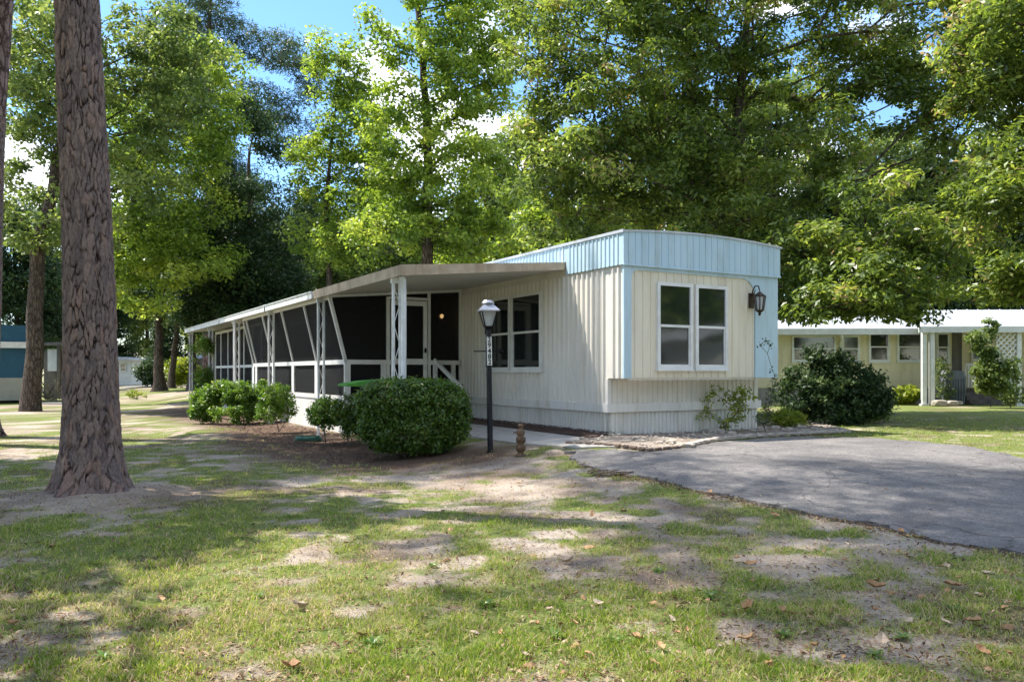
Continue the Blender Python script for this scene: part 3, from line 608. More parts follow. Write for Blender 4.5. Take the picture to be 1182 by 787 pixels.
# woods behind everything: shared prototypes
woodA = make_tree('woodland_tree', 'distant mid green tree in the wood behind', 'tree', (0, 0, 0), [(0, 0, -.3), (0, 0, 6), (.4, 0, 12), (.2, 0, 19)], .35, .08,
                  [(0, 0, 11, 4.6, 4.6, 5), (.5, 0, 16, 3.6, 3.6, 4), (-.6, 0, 6, 3.6, 3.6, 2.8)], 190, 1.3, 190, .32, .6, M['leaf_mid'], M['bark'], 'trees of the wood behind the homes', seed=51, gap=1.1, nf=.25)
woodB = make_tree('woodland_tree', 'distant dark evergreen in the wood behind', 'tree', (0, 0, 0), [(0, 0, -.3), (0, 0, 6), (-.3, 0, 12), (0, 0, 17)], .3, .08,
                  [(0, 0, 9, 4.2, 4.2, 5), (-.3, 0, 14, 3., 3, 3.6), (.6, 0, 4.4, 3.9, 3.9, 3)], 190, 1.3, 190, .34, .5, M['leaf_dark'], M['bark'], 'trees of the wood behind the homes', seed=52, gap=1.1, nf=.25)
woodC = make_tree('woodland_tree', 'distant pale green tree in the wood behind', 'tree', (0, 0, 0), [(0, 0, -.3), (0, 0, 5), (.3, 0, 10), (.2, 0, 15)], .25, .08,
                  [(0, 0, 8.5, 3.8, 3.8, 4.2), (.4, 0, 12.5, 2.8, 2.8, 3.2), (0, 0, 4.2, 3., 3., 2.2)], 170, 1.2, 180, .30, .6, M['leaf_light'], M['bark'], 'trees of the wood behind the homes', seed=53, gap=1.1, nf=.25)
spots = [(20, 62, 1, .85), (75, 78, 0, 1.), (125, 84, 1, .7), (170, 95, 0, .9), (215, 88, 1, .8), (258, 66, 0, .75), (325, 58, 1, .72), (372, 52, 0, .62), (415, 66, 1, .8), (452, 50, 0, .66), (505, 58, 1, .72), (548, 46, 2, .72), (600, 52, 0, .85),
         (650, 44, 2, .85), (705, 55, 1, .9), (770, 48, 0, .9), (835, 58, 1, .95), (900, 50, 0, .9), (965, 44, 1, .72), (1020, 56, 0, .9), (1075, 46, 1, .72), (1130, 54, 0, .85), (1190, 48, 1, .9), (-60, 60, 0, .9), (1260, 50, 0, .9),
         (345, 72, 0, .8), (480, 78, 0, .8), (590, 74, 1, .8), (1000, 76, 0, .9), (60, 100, 1, .9)]
where = ['far left', 'left', 'left of centre', 'above the porch', 'above the home', 'right of centre', 'right', 'far right']
used = set()
wname = {0: 'mid green tree', 1: 'dark evergreen tree', 2: 'pale green tree'}
for i, (px, Y, k, sc) in enumerate(spots):
    o = (woodA, woodB, woodC)[k]; X = at(px, Y); s_ = sc * random.uniform(.92, 1.08)
    lab = 'distant %s of the wood %s' % (wname[k], ('beyond the teal cabin' if px < 110 else 'behind the small white house' if px < 190 else 'behind the leaning trunk' if px < 240 else 'behind the dense dark evergreen' if px < 350 else
          'behind the young double stemmed tree' if px < 440 else 'behind the slim sweetgum' if px < 570 else 'behind the blue roof edge' if px < 760 else 'behind the magnolia trunk' if px < 950 else 'above the yellow home' if px < 1100 else 'beyond the latticed porch'))
    if lab in used: lab += ', ' + ('deeper in the wood' if Y > 60 else 'nearer one') 
    if lab in used: lab = lab.replace('distant ', 'another '); lab = lab.split(',')[0]
    lab = lab.replace(', nearer one', ', nearer').replace('distant dark', 'dark') if len(lab.replace(',', ' ').split()) > 15 else lab
    if len(lab.split()) > 16: lab = lab.replace('distant ', '')
    used.add(lab)
    if k not in [s[2] for s in spots[:i]]:
        o.location = gz(X, Y); o.rotation_euler = (0, 0, i * 1.3); o.scale = (s_, s_, s_); o['label'] = lab
    else: copy_tree(o, gz(X, Y), i * 1.3, (s_, s_, s_), lab)

for i, (x, y, k, sc) in enumerate([(-14, -16, 0, .8), (-3, -24, 1, .9), (8, -18, 0, .85), (17, -14, 1, .8), (24, -5, 0, .9), (30, 6, 2, 1.), (14, -30, 0, 1.1), (-24, -24, 0, 1.), (34, -20, 0, 1.1), (2, -34, 0, 1.1), (-36, -4, 0, .9), (-26, 6, 1, .8)]):
    o = copy_tree((woodA, woodB, woodC)[k], gz(x, y), i * 2.1, (sc, sc, sc), '%s behind the viewer, mirrored in the front windows' % wname[k]); o['group'] = 'trees behind the viewer'
# unseen trees added left of the view to throw shade on the lawn
def added_shade_tree(x, y, seed, h, r, n_, lab):
    b = gz(x, y)
    make_tree('broadleaf_tree', lab, 'tree', b, [(0, 0, -.2), (0, 0, h * .4), (.2, 0, h * .7), (0, 0, h)], .3, .07,
              [(0, 0, h * .78, r, r, h * .2)], n_, .75, 110, .22, .6, M['leaf_mid'], M['bark'], 'unseen shade trees added beside the view', seed=seed, gap=.7, nf=.45, hollow=.1)
added_shade_tree(-12.6, 16.6, 64, 16, 3.4, 80, 'tallest of the unseen shade trees added left of the view')
added_shade_tree(-14.0, 12.6, 65, 13, 3.4, 70, 'unseen shade tree added second farthest left of the view')
added_shade_tree(-10.4, 10.0, 61, 12.5, 3.2, 85, 'farthest back of the unseen shade trees added left of the view')
added_shade_tree(-9.8, 5.0, 62, 10.5, 2.6, 52, 'middle one of the unseen shade trees added left of the view')
added_shade_tree(-6.2, .1, 63, 11, 2.2, 34, 'nearest of the unseen shade trees added left of the view')

# ------------------------------------------------------------------ the mobile home
BR = (P0[0], P0[1], 0.)
home = empty('mobile_home', BR, ANG); tag(home, 'long cream ribbed mobile home with light blue roof band', 'mobile home')
L = 24.0; W = 3.66; OH = .435
def ribs(mb, axis_, a0, a1, c, outward, z0, z1, sp, wb, wt, dep, skip=()):
    t = a0 + sp * .5
    while t < a1 - wb:
        segs = [(z0, z1)]
        for (s0, s1, q0, q1) in skip:
            if s0 - wb < t < s1: segs = [(z0, q0), (q1, z1)]
        for (u0, u1) in segs:
            if u1 - u0 < .02: continue
            i = (wb - wt) / 2; prof = [(t, 0), (t + wb, 0), (t + wb - i, dep), (t + i, dep)]
            pts = [((p, c + outward * d, u0) if axis_ == 'x' else (c + outward * d, p, u0)) for p, d in prof]
            mb.prism(pts, (0, 0, u1 - u0))
        t += sp
SW = [(2.10, 3.28, 1.33, 2.90), (3.32, 4.50, 1.33, 2.90)]       # side windows (y0,y1,z0,z1)
FW = [(.70, 1.51, 1.36, 2.87), (1.58, 2.36, 1.36, 2.87)]       # front windows
mb = MB(); mb.box(0, .1, .0, L, .70, 3.45); mb.box(0, .1, -OH, .0, 1.2, 3.45); mb.box(0.1, W - .1, -OH + .02, .0, 1.17, 1.205)
mb.box(W - .1, W, 0, L, .7, 3.45); mb.box(W - .1, W, -OH, 0, 1.2, 3.45); mb.box(.1, W - .1, L - .1, L, .7, 3.45)
ribs(mb, 'y', .0, L, 0, -1, .72, 3.10, .155, .070, .034, .032, SW); ribs(mb, 'y', -OH, -.02, 0, -1, 1.2, 3.10, .155, .070, .034, .032)
mb.build('side_wall', M['siding'], home)
mb = MB(); mb.box(.1, W - .1, .0, .1, .70, 1.19); mb.box(.1, W - .1, -OH, -OH + .1, 1.2, 3.4)
ribs(mb, 'x', .02, W - .02, 0, -1, .74, 1.165, .115, .05, .030, .022)
mb.build('lower_front_wall', M['siding'], home)
mb = MB(); mb.box(.12, 3.2, -OH - .012, -OH - .001, 1.215, 3.10); ribs(mb, 'x', .14, 3.15, -OH - .012, -1, 1.22, 3.08, .175, .034, .022, .020, [(f[0] - .03, f[1] + .02, f[2] - .02, f[3] + .02) for f in [(FW[0][0], FW[1][1], 1.36, 2.87)]])
mb.build('front_panel', M['panel'], home)
# blue surround with rounded upper corners
def arcpts(cx, cz, r, a0, a1, k=8): return [(cx + r * math.cos(R(a0 + (a1 - a0) * i / k)), cz + r * math.sin(R(a0 + (a1 - a0) * i / k))) for i in range(k + 1)]
inner = [(.14, 1.205)] + arcpts(.14 + .14, 3.045 - .14, .14, 180, 90) + arcpts(3.08 - .34, 3.045 - .34, .34, 90, 0) + [(3.08, 1.205)]
outer = [(W + .02, 1.205), (W + .02, 3.13), (-.02, 3.13), (-.02, 1.205)]
mb = MB(); poly = inner + outer
mb.prism([(x, -OH - .045, z) for x, z in poly], (0, .044, 0))
o = mb.build('blue_surround', M['blue'], home); bm = bmesh.new(); bm.from_mesh(o.data); bmesh.ops.triangulate(bm, faces=[f for f in bm.faces if len(f.verts) > 4]); bmesh.ops.recalc_face_normals(bm, faces=bm.faces); bm.to_mesh(o.data); bm.free()
# blue roof band: front fascia with crowned top, side band
def crown(x): return 3.68 + .085 * math.sin(math.pi * min(max(x / W, 0), 1)) ** .8
xs_ = [-.05 + (W + .1) * i / 24 for i in range(25)]
mb = MB(); mb.prism([(-.05, -OH - .075, 3.12)] + [(x, -OH - .075, crown(x)) for x in xs_] + [(W + .05, -OH - .075, 3.12)], (0, .07, 0))
t = .05
while t < W - .04:
    mb.box(t, t + .022, -OH - .088, -OH - .074, 3.14, crown(t) - .03); t += .145
mb.box(-.055, W + .055, -OH - .095, -OH - .076, 3.105, 3.135)
mb.build('blue_front_band', M['blue'], home)
mb = MB(); mb.box(-.05, .0, -OH - .004, 1.22, 3.12, 3.67); ribs(mb, 'y', -OH, 1.22, -.05, -1, 3.13, 3.65, .12, .045, .02, .016)
mb.box(-.05, .0, 1.22, L, 3.36, 3.67); ribs(mb, 'y', 1.22, 9, -.05, -1, 3.38, 3.65, .12, .045, .02, .014); mb.box(W, W + .05, -OH, L, 3.12, 3.67)
mb.build('blue_side_band', M['blue'], home)
mb = MB(); k = len(mb.v)
for y in (-OH - .10, L + .1):
    for x in xs_: mb.v.append((x * 1.01, y, crown(x) + .012))
    for x in xs_[::-1]: mb.v.append((x * 1.01, y, crown(x) - .02))
nn_ = 50
mb.f += [(i, (i + 1) % nn_, nn_ + (i + 1) % nn_, nn_ + i) for i in range(nn_)] + [tuple(range(nn_))[::-1], tuple(range(nn_, 2 * nn_))]
mb.box(-.075, -.04, -OH - .09, L, 3.655, 3.705)
rf = mb.build('roof', M['white_roof'], home)
mb = MB(); mb.tube([(1.6, 9, 3.8), (1.6, 9, 4.12)], .06, 10); mb.lathe([(.09, 0), (.10, .05), (.03, .09)], (1.6, 9, 4.1), 10); mb.build('roof_vent', M['galv'], rf, True)
# ledge and skirting
mb = MB(); mb.box(-.045, .05, -.05, L, .61, .76); mb.box(.05, W + .04, -.05, .04, .61, .76); mb.box(-.02, .06, -.03, .05, .76, 1.19)
mb.box(-.055, -.045, .9, .93, .61, .76); mb.build('ledge', M['skirt'], home)
mb = MB(); mb.box(.02, .08, .02, L, -.3, .61); mb.box(.02, W, .02, .08, -.3, .61); mb.box(W - .06, W, .08, L, -.3, .61)
ribs(mb, 'y', .03, 6, .02, -1, -.3, .60, .09, .045, .024, .022); ribs(mb, 'x', .03, W, .02, -1, -.3, .60, .09, .045, .024, .022)
mb.build('skirting', M['skirt'], home)
def window(parent, o, a, n_, w, h, mid=.5, fw=.06, proud=.055, pane='pane', fm='white'):
    """o lower corner on the wall, a along, n outward"""
    o = Vector(o); a = Vector(a); n_ = Vector(n_); z = Vector((0, 0, 1)); mb = MB()
    def piece(x0, x1, z0, z1, d0, d1):
        mb.prism([o + a * x0 + z * z0 + n_ * d0, o + a * x1 + z * z0 + n_ * d0, o + a * x1 + z * z1 + n_ * d0, o + a * x0 + z * z1 + n_ * d0], n_ * (d1 - d0))
    piece(0, fw, 0, h, 0, proud); piece(w - fw, w, 0, h, 0, proud); piece(fw, w - fw, 0, fw, 0, proud); piece(fw, w - fw, h - fw, h, 0, proud)
    piece(fw, w - fw, h * mid - .022, h * mid + .022, 0, proud - .012); piece(-.02, w + .02, -.03, -.001, 0, proud + .02)
    g = fw + .022; piece(fw, g, fw, h * mid - .022, 0, proud - .02); piece(w - g, w - fw, fw, h * mid - .022, 0, proud - .02); piece(g, w - g, fw, g, 0, proud - .02)
    f_ = mb.build('window', M[fm], parent); mb.v = []; mb.f = []
    piece(g, w - g, g, h * mid - .022, .004, .016); piece(fw, w - fw, h * mid + .022, h - fw, .004, .026)
    mb.build('pane', M[pane], f_); return f_
for (y0, y1, z0, z1) in SW: window(home, (0, y1, z0), (0, -1, 0), (-1, 0, 0), y1 - y0, z1 - z0)
for (x0, x1, z0, z1) in FW: window(home, (x0, -OH - .012, z0), (1, 0, 0), (0, -1, 0), x1 - x0, z1 - z0)
# wall lantern
lx, ly, lz = 2.98, -OH - .022, 2.62
mb = MB(); mb.box(lx - .055, lx + .055, ly - .03, ly, lz - .12, lz + .16)
mb.tube([(lx, ly - .02, lz + .04), (lx, ly - .05, lz + .20), (lx, ly - .11, lz + .29), (lx, ly - .19, lz + .28), (lx, ly - .22, lz + .19)], .013, 8)
mb.tube([(lx, ly - .02, lz + .10), (lx, ly - .09, lz + .17), (lx, ly - .12, lz + .22)], .008, 6)
mb.lathe([(.012, .0), (.02, .02), (.05, .05), (.115, .11), (.118, .125)][::-1] and [(.118, 0), (.118, .015), (.06, .06), (.03, .085), (.012, .10)], (lx, ly - .22, lz + .08), 8)
for j in range(8):
    t = math.pi / 4 * j; mb.bar((lx + .105 * math.cos(t), ly - .22 + .105 * math.sin(t), lz + .08), (lx + .07 * math.cos(t), ly - .22 + .07 * math.sin(t), lz - .17), .013, .013)
mb.lathe([(.01, -.10), (.03, -.07), (.02, -.05), (.075, -.01), (.078, .005)], (lx, ly - .22, lz - .17), 8)
lan = mb.build('wall_lantern', M['bronze'], home)
mb = MB(); mb.lathe([(.062, 0), (.095, .24)], (lx, ly - .22, lz - .163), 8); mb.build('lantern_glass', M['lamp_glass'], lan)
mb = MB()
for d in (-.025, .025): mb.lathe([(.014, 0), (.018, .09), (.016, .10), (.02, .14), (.004, .18)], (lx + d, ly - .22, lz - .14), 8)
mb.build('candle_bulb', M['white'], lan, True)

# ------------------------------------------------------------------ screened porch
porch = empty('screened_porch', BR, ANG); tag(porch, 'long screened porch with sloping flat roof on thin white posts', 'porch')
XO = -3.3; zi, zo = 3.30, 3.02
mb = MB(); Yf, Yb = 1.24, 24.2
mb.prism([(.03, Yf + .03, zi - .043), (XO + .03, Yf + .03, zo - .05), (XO + .03, Yf + .03, zo + .05), (.03, Yf + .03, zi + .052)], (0, Yb - Yf, 0))
mb.build('porch_roof', M['white_roof'], porch)
mb = MB(); mb.prism([(.02, Yf + .06, zi - .068), (XO + .06, Yf + .06, zo - .075), (XO + .06, Yf + .06, zo - .052), (.02, Yf + .06, zi - .047)], (0, Yb - Yf - .1, 0)); mb.build('ceiling_panel', M['ceiling'], porch)
mb = MB(); mb.prism([(-.055, Yf, zi - .085), (XO, Yf, zo - .105), (XO, Yf, zo + .075), (-.055, Yf, zi + .055)], (0, .028, 0)); mb.prism([(XO - .03, Yf, zo - .105), (XO, Yf, zo - .105), (XO, Yf, zo + .075), (XO - .03, Yf, zo + .075)], (0, 5.0, 0))
mb.build('weathered_fascia', M['brown_fascia'], porch)
mb = MB(); mb.prism([(XO - .07, 6.26, zo - .10), (XO + .01, 6.26, zo - .10), (XO + .01, 6.26, zo + .06), (XO - .09, 6.26, zo + .06), (XO - .09, 6.26, zo + .045), (XO - .07, 6.26, zo + .0)], (0, Yb - 6.26, 0))
for y in (10.5, 16.8): mb.box(XO - .10, XO, y - .02, y + .02, zo - .11, zo + .075)
mb.build('gutter', M['post'], porch)
def openpost(name, x, y, z0, z1, parent, w=.17):
    mb = MB(); mb.box(x - w / 2, x - w / 2 + .045, y - .02, y + .02, z0, z1); mb.box(x + w / 2 - .045, x + w / 2, y - .02, y + .02, z0, z1)
    z = z0 + .15; fl = 1
    while z < z1 - .2:
        mb.bar((x - fl * (w / 2 - .03), y, z), (x + fl * (w / 2 - .03), y, z + .34), .012, .010); z += .34; fl = -fl
    mb.box(x - w / 2 - .02, x + w / 2 + .02, y - .03, y + .03, z1 - .10, z1); mb.box(x - w / 2 - .02, x + w / 2 + .02, y - .05, y + .05, z0, z0 + .02)
    return mb.build(name, M['post'], parent)
XP = -3.2
for y in (1.75, 6.1, 10.5, 14.8, 19.3, 23.7):
    p = H(XP, y); openpost('post', XP, y, ztf(*p) - .02, zo - .085, porch, .17 if y < 20 else .14)
for y in (1.42, 15.2):      # downspouts
    mb = MB(); p = H(XP, y); mb.tube([(XO + .03, y - .03, zo - .10), (XP - .02, y - .02, zo - .16), (XP + .0, y + .02, zo - .30), (XP + .01, y + .04, zo - .42), (XP + .01, y + .04, ztf(*p) + .08), (XP - .12, y + .0, ztf(*p) + .03)], .045, 8)
    mb.build('downspout', M['post'], porch, True)
# floor, skirt
FZ = .80
mb = MB(); mb.box(-2.84, -.05, 5.6, 23.6, FZ - .12, FZ); mb.build('porch_floor', M['grey_wood'], porch)
mb = MB(); mb.box(-2.86, -2.80, 5.56, 23.6, -.3, FZ - .02); mb.box(-2.80, -.05, 5.56, 5.60, -.3, FZ - .02); mb.box(-2.88, -2.86, 5.54, 23.6, FZ - .10, FZ + .0)
mb.build('porch_skirt', M['skirt'], porch)
# framed screens: front wall (y=5.6) and side wall that leans outward above the rail
rz_ = 1.53; top = 2.93; YF = 5.58; xc, xt = -2.82, -3.18
mb = MB()
mb.box(xc - .03, -.03, YF - .03, YF + .03, rz_ - .05, rz_ + .05); mb.prism([(-.03, YF - .025, 3.17), (xt, YF - .025, 2.90), (xt, YF - .025, 2.98), (-.03, YF - .025, 3.24)], (0, .05, 0))
mb.box(-.10, -.035, YF - .03, YF + .03, FZ, 3.18); mb.box(-.90, -.83, YF - .032, YF + .032, FZ, 3.12)
mb.bar((xc, YF, rz_), (xt, YF, top), .07, .06, (0, 1, 0)); mb.box(xc - .03, xc + .10, YF - .03, YF + .03, FZ, rz_ - .05)
mb.box(-2.02, -1.90, YF - .028, YF + .028, FZ, rz_ - .05); mb.box(-.30, -.20, YF - .028, YF + .028, FZ, rz_ - .05)
mb.box(-.83, -.30, YF - .02, YF + .02, FZ, FZ + .05)
ybars = [7.65, 9.7, 11.75, 13.8]
mb.bar((xc, YF, rz_), (xc, 14.2, rz_), .06, .10); mb.bar((xt + .04, YF, top - .02), (xt + .04, 14.2, top - .02), .05, .08)
for y in ybars + [14.2]:
    mb.bar((xc, y, rz_), (xt + .03, y, top), .05, .055, (0, 1, 0)); mb.box(xc - .03, xc + .03, y - .11, y + .11, FZ, rz_ - .05)
mb.build('screen_frame', M['white'], porch)
mb = MB(); mb.prism([(-.06, YF + .012, FZ), (-2.84, YF + .012, FZ), (-2.84, YF + .012, rz_), (xt + .03, YF + .012, 2.93), (-.06, YF + .012, 3.18)], (0, .004, 0))
mb.prism([(xc + .01, YF + .05, FZ), (xc + .01, 14.2, FZ), (xc + .01, 14.2, rz_), (xc + .01, YF + .05, rz_)], (.004, 0, 0))
mb.prism([(xc + .01, YF + .05, rz_), (xc + .01, 14.2, rz_), (xt + .05, 14.2, top), (xt + .05, YF + .05, top)], (.004, 0, 0))
mb.build('screen_mesh', M['screen'], porch)
# rear recessed section
mb = MB()
for (z0, z1) in ((FZ, FZ + .08), (rz_ - .05, rz_ + .04), (2.85, 2.95)): mb.box(-2.28, -2.22, 14.2, 23.6, z0, z1)
for y in (14.25, 15.6, 16.9, 18.2, 19.6, 21., 22.4, 23.55): mb.box(-2.285, -2.215, y - .04, y + .04, FZ + .08, 2.85)
mb.bar((-2.25, 14.22, rz_), (xc, 14.22, rz_), .06, .08); mb.build('rear_screen_frame', M['white'], porch)
mb = MB(); mb.box(-2.252, -2.248, 14.2, 23.6, FZ, 2.9); mb.box(-2.25, -.05, 23.6, 23.62, FZ, 3); mb.build('rear_screen_mesh', M['screen'], porch)
# door
mb = MB(); dx0, dx1 = -1.80, -.93
mb.box(dx0 - .09, dx0 - .02, YF - .035, YF + .03, FZ, 2.98); mb.box(dx0 - .02, dx1 + .03, YF - .035, YF + .03, 2.93, 2.99)
for (a0, a1, c0, c1) in ((dx0, dx0 + .09, FZ + .02, 2.91), (dx1 - .09, dx1, FZ + .02, 2.91), (dx0 + .09, dx1 - .09, 2.80, 2.91), (dx0 + .09, dx1 - .09, rz_ - .04, rz_ + .08), (dx0 + .09, dx1 - .09, FZ + .02, FZ + .20)): mb.box(a0, a1, YF - .060, YF - .036, c0, c1)
dr = mb.build('screen_door', M['white'], porch)
mb = MB(); mb.box(dx1 - .07, dx1 - .03, YF - .10, YF - .06, 1.75, 1.85); mb.build('door_handle', M['black'], dr)
mb = MB(); mb.box(-.55, -.43, YF + .15, YF + .24, 2.48, 2.72); pl = mb.build('porch_light', M['bronze'], porch)
mb = MB(); mb.lathe([(.01, -.05), (.04, -.02), (.045, .02), (.015, .05)], (-.49, YF + .10, 2.60), 10); mb.build('bulb', M['bulb'], pl, True)
# steps and hand rail
mb = MB()
for i in range(4): mb.box(-1.85, -.86, YF - .06 - .28 * (i + 1), YF - .062 - .28 * i, -.1, FZ - .16 * (i + 1) + .04)
mb.build('steps', M['concrete'], porch)
mb = MB(); mb.bar((-.74, YF - .04, 1.58), (-.74, YF - 1.4, .98), .05, .09); mb.box(-.78, -.70, YF - .12, YF - .04, .2, 1.53); mb.box(-.78, -.70, YF - 1.4, YF - 1.32, .0, 1.02); mb.bar((-.74, YF - .1, 1.2), (-.74, YF - 1.36, .62), .04, .06)
mb.build('hand_rail', M['white'], porch)

# ------------------------------------------------------------------ lamp post with house number
X, Y = gp(566, 522); lp = empty('lamp_post', gz(X, Y), R(12)); tag(lp, 'black lamp post with white number strip in front of the side windows', 'lamp post')
lp.rotation_euler = (0, R(-.9), R(12))
hgt = 176 * Y / F
mb = MB(); mb.lathe([(.055, -.2), (.055, .02), (.045, .03), (.043, hgt - .46), (.03, hgt - .45)], sides=12)
mb.bar((-.24, 0, hgt - .80), (.24, 0, hgt - .80), .018, .018); mb.build('post', M['black'], lp, True)
mb = MB(); z0 = hgt - .45
mb.lathe([(.03, 0), (.05, .01), (.085, .035), (.09, .05)], (0, 0, z0 - .01), 4, math.pi / 4)
for j in range(4):
    t = math.pi / 4 + math.pi / 2 * j; c, s_ = math.cos(t), math.sin(t)
    mb.bar((.085 * c, .085 * s_, z0 + .03), (.165 * c, .165 * s_, z0 + .27), .014, .014)
head = mb.build('lantern_cage', M['black'], lp)
mb = MB(); mb.lathe([(.072, .04), (.155, .27)], (0, 0, z0), 4, math.pi / 4); mb.build('lantern_glass', M['lamp_glass'], head)
mb = MB(); mb.lathe([(.22, .265), (.225, .28), (.10, .375), (.095, .38)], (0, 0, z0), 4, math.pi / 4); mb.lathe([(.085, .38), (.10, .39), (.10, .405), (.07, .44)], (0, 0, z0), 12); mb.build('lantern_cap', M['galv'], head)
mb = MB(); mb.lathe([(.02, .02), (.02, .09), (.035, .13), (.035, .17), (.01, .20)], (0, 0, z0), 10); mb.build('bulb', M['white'], head, True)
mb = MB(); sy = -.062; zs = hgt - .58; mb.box(-.038, .038, sy, sy + .012, zs - .44, zs); sg = mb.build('number_strip', M['white'], lp)
def digit_mesh(ch, h):
    cu = bpy.data.curves.new('digit', 'FONT'); cu.body = ch; cu.size = h; cu.align_x = 'CENTER'; cu.align_y = 'CENTER'; cu.extrude = .002; cu.offset = .002
    o = bpy.data.objects.new('digit_tmp', cu); COL.objects.link(o); dg = bpy.context.evaluated_depsgraph_get()
    me = bpy.data.meshes.new_from_object(o.evaluated_get(dg)); bpy.data.objects.remove(o); return me
for i, ch in enumerate('29482'):
    me = digit_mesh(ch, .105); o = link_mesh('digit', me, M['black'], sg); o.location = (0, sy - .003, zs - .045 - .087 * i); o.rotation_euler = (R(90), 0, 0)
# carved garden ornament
X, Y = gp(601, 526); h = 39 * Y / F; k = h / .5
orn = empty('garden_ornament', gz(X, Y)); tag(orn, 'small brown carved totem shaped ornament beside the lamp post', 'ornament')
mb = MB(); mb.lathe([(r * k, z * k) for r, z in [(.09, 0), (.09, .02), (.05, .035), (.045, .06), (.062, .09), (.066, .15), (.045, .18), (.06, .21), (.066, .27), (.045, .295), (.062, .33), (.06, .37), (.03, .40), (.028, .43), (.05, .455), (.03, .475)]], sides=14)
for j in range(7):
    t = j * 2 * math.pi / 7
    for zc in (.12, .24): mb.bar((.064 * k * math.cos(t), .064 * k * math.sin(t), (zc - .04) * k), (.068 * k * math.cos(t), .068 * k * math.sin(t), (zc + .04) * k), .014, .014)
mb.build('carved_body', M['carved'], orn, True)
for nm, pa, pb in (('carved_horn', (-.07, .50), (0, .455)), ('carved_horn', (.08, .49), (0, .455)), ('carved_arm', (-.11, .34), (-.05, .36))):
    mb = MB(); mb.bar((pa[0] * k, 0, pa[1] * k), (pb[0] * k, 0, pb[1] * k), .02, .02); mb.build(nm, M['carved'], orn)

# ------------------------------------------------------------------ shrubs
def shrub(name, label, px, py, ells, ncl, cr, per, leaf, width, lm, seed, gap=.1, stems=True, group=None, cat='shrub', core=None, Y=None, **kw):
    """ells in metres relative to the base point"""
    X, Yg = gp(px, py)
    if Y: X, Yg = at(px, Y), Y
    rs = np.random.default_rng(seed); root = empty(name, gz(X, Yg)); tag(root, label, cat, group)
    cl = sample_clumps(ells, ncl, rs, gap, kw.pop('hollow', .35), kw.pop('nf', 2.))
    mb = MB()
    base = [(0, 0, -.05), (0, 0, .04)]; nodes, par, rr_, nT = skeleton([np.array(p) for p in base], cl, rs, step=.22, rise=.6, tip=.0035, power=.42, start=0)
    for i in range(nT, len(nodes)):
        p = par[i]; ra = rr_[p] if p >= nT else rr_[i]; mb.tube([nodes[p], nodes[i]], [min(ra, .03), min(rr_[i], .03)], 4, cap=False)
    mb.build('stems', M['twig'], root)
    q, tn = clump_leaves(cl, cr * rs.uniform(.7, 1.3, len(cl)), per, leaf, width, rs, kw.get('flat', .8), kw.get('up', .7), kw.get('out', .8), kw.get('rnd', .7), 0, .6)
    link_mesh('foliage', leaves_mesh('foliage', q, tn), lm, root); return root
# clipped hedge
X, Y = gp(474, 530); hw = 62 * Y / F; hh = 90 * Y / F; hd = .62
root = empty('clipped_hedge', (X, Y + .35, ztf(X, Y + .35)), R(6)); tag(root, 'dense clipped box shaped hedge left of the lamp post', 'hedge')
rs = np.random.default_rng(71); n_ = 30000
d = rs.normal(size=(n_, 3)); p_ = 4.2; d /= (np.sum(np.abs(d) ** p_, 1) ** (1 / p_))[:, None]; d[:, 2] = np.where(d[:, 2] < -.99, rs.uniform(-1, 1, n_), d[:, 2])
bump_ = 1 + .14 * (vnoise(d[:, 0] * 4 + 10, d[:, 2] * 4 + d[:, 1] * 3 + 10) - .5) * 2 - .05 * (np.abs(d[:, 2]) ** 6) * 0
depth = 1 - .16 * rs.random(n_) ** 1.6 + rs.normal(0, .022, n_) + (rs.random(n_) > .96) * rs.uniform(.02, .13, n_)
low = 1 - .16 * sstep(-.3, -1, d[:, 2]); tp = 1 - .05 * sstep(.4, 1, d[:, 2])
c = np.stack([d[:, 0] * hw * bump_ * depth * low * tp, d[:, 1] * hd * bump_ * depth * low * tp, hh * .53 + d[:, 2] * hh * .47 * depth * (1 + .05 * (vnoise(d[:, 0] * 3 + 5, d[:, 1] * 3 + 5) - .5))], -1)
q = leaf_quads(c, d * .7 + np.array((0, 0, .5)) + rs.normal(size=(n_, 3)) * .7, .062, .5, rs)
tn = rs.normal(.42, .2, n_) + .35 * (vnoise(c[:, 0] * 5 + 9, c[:, 2] * 5 + 9 + c[:, 1] * 4) - .5)
link_mesh('foliage', leaves_mesh('foliage', q, tn), M['leaf_hedge'], root)
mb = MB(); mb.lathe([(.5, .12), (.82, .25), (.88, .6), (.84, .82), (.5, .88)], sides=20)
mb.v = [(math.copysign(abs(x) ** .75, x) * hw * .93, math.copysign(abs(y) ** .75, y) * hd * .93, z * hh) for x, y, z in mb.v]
mb.build('dark_core', mat('core_shade_tone', (.03, .04, .015), (.05, .05, .025), .95, 20, .5), root)  # solid dark filler against see-through, the hedge's inner shade put into its colour
mb = MB()
for i in range(9):
    a = i * .7; mb.tube([(.25 * math.cos(a), .12 * math.sin(a), -.05), (.5 * math.cos(a), .3 * math.sin(a), .3)], .014, 5)
mb.build('stems', M['twig'], root)
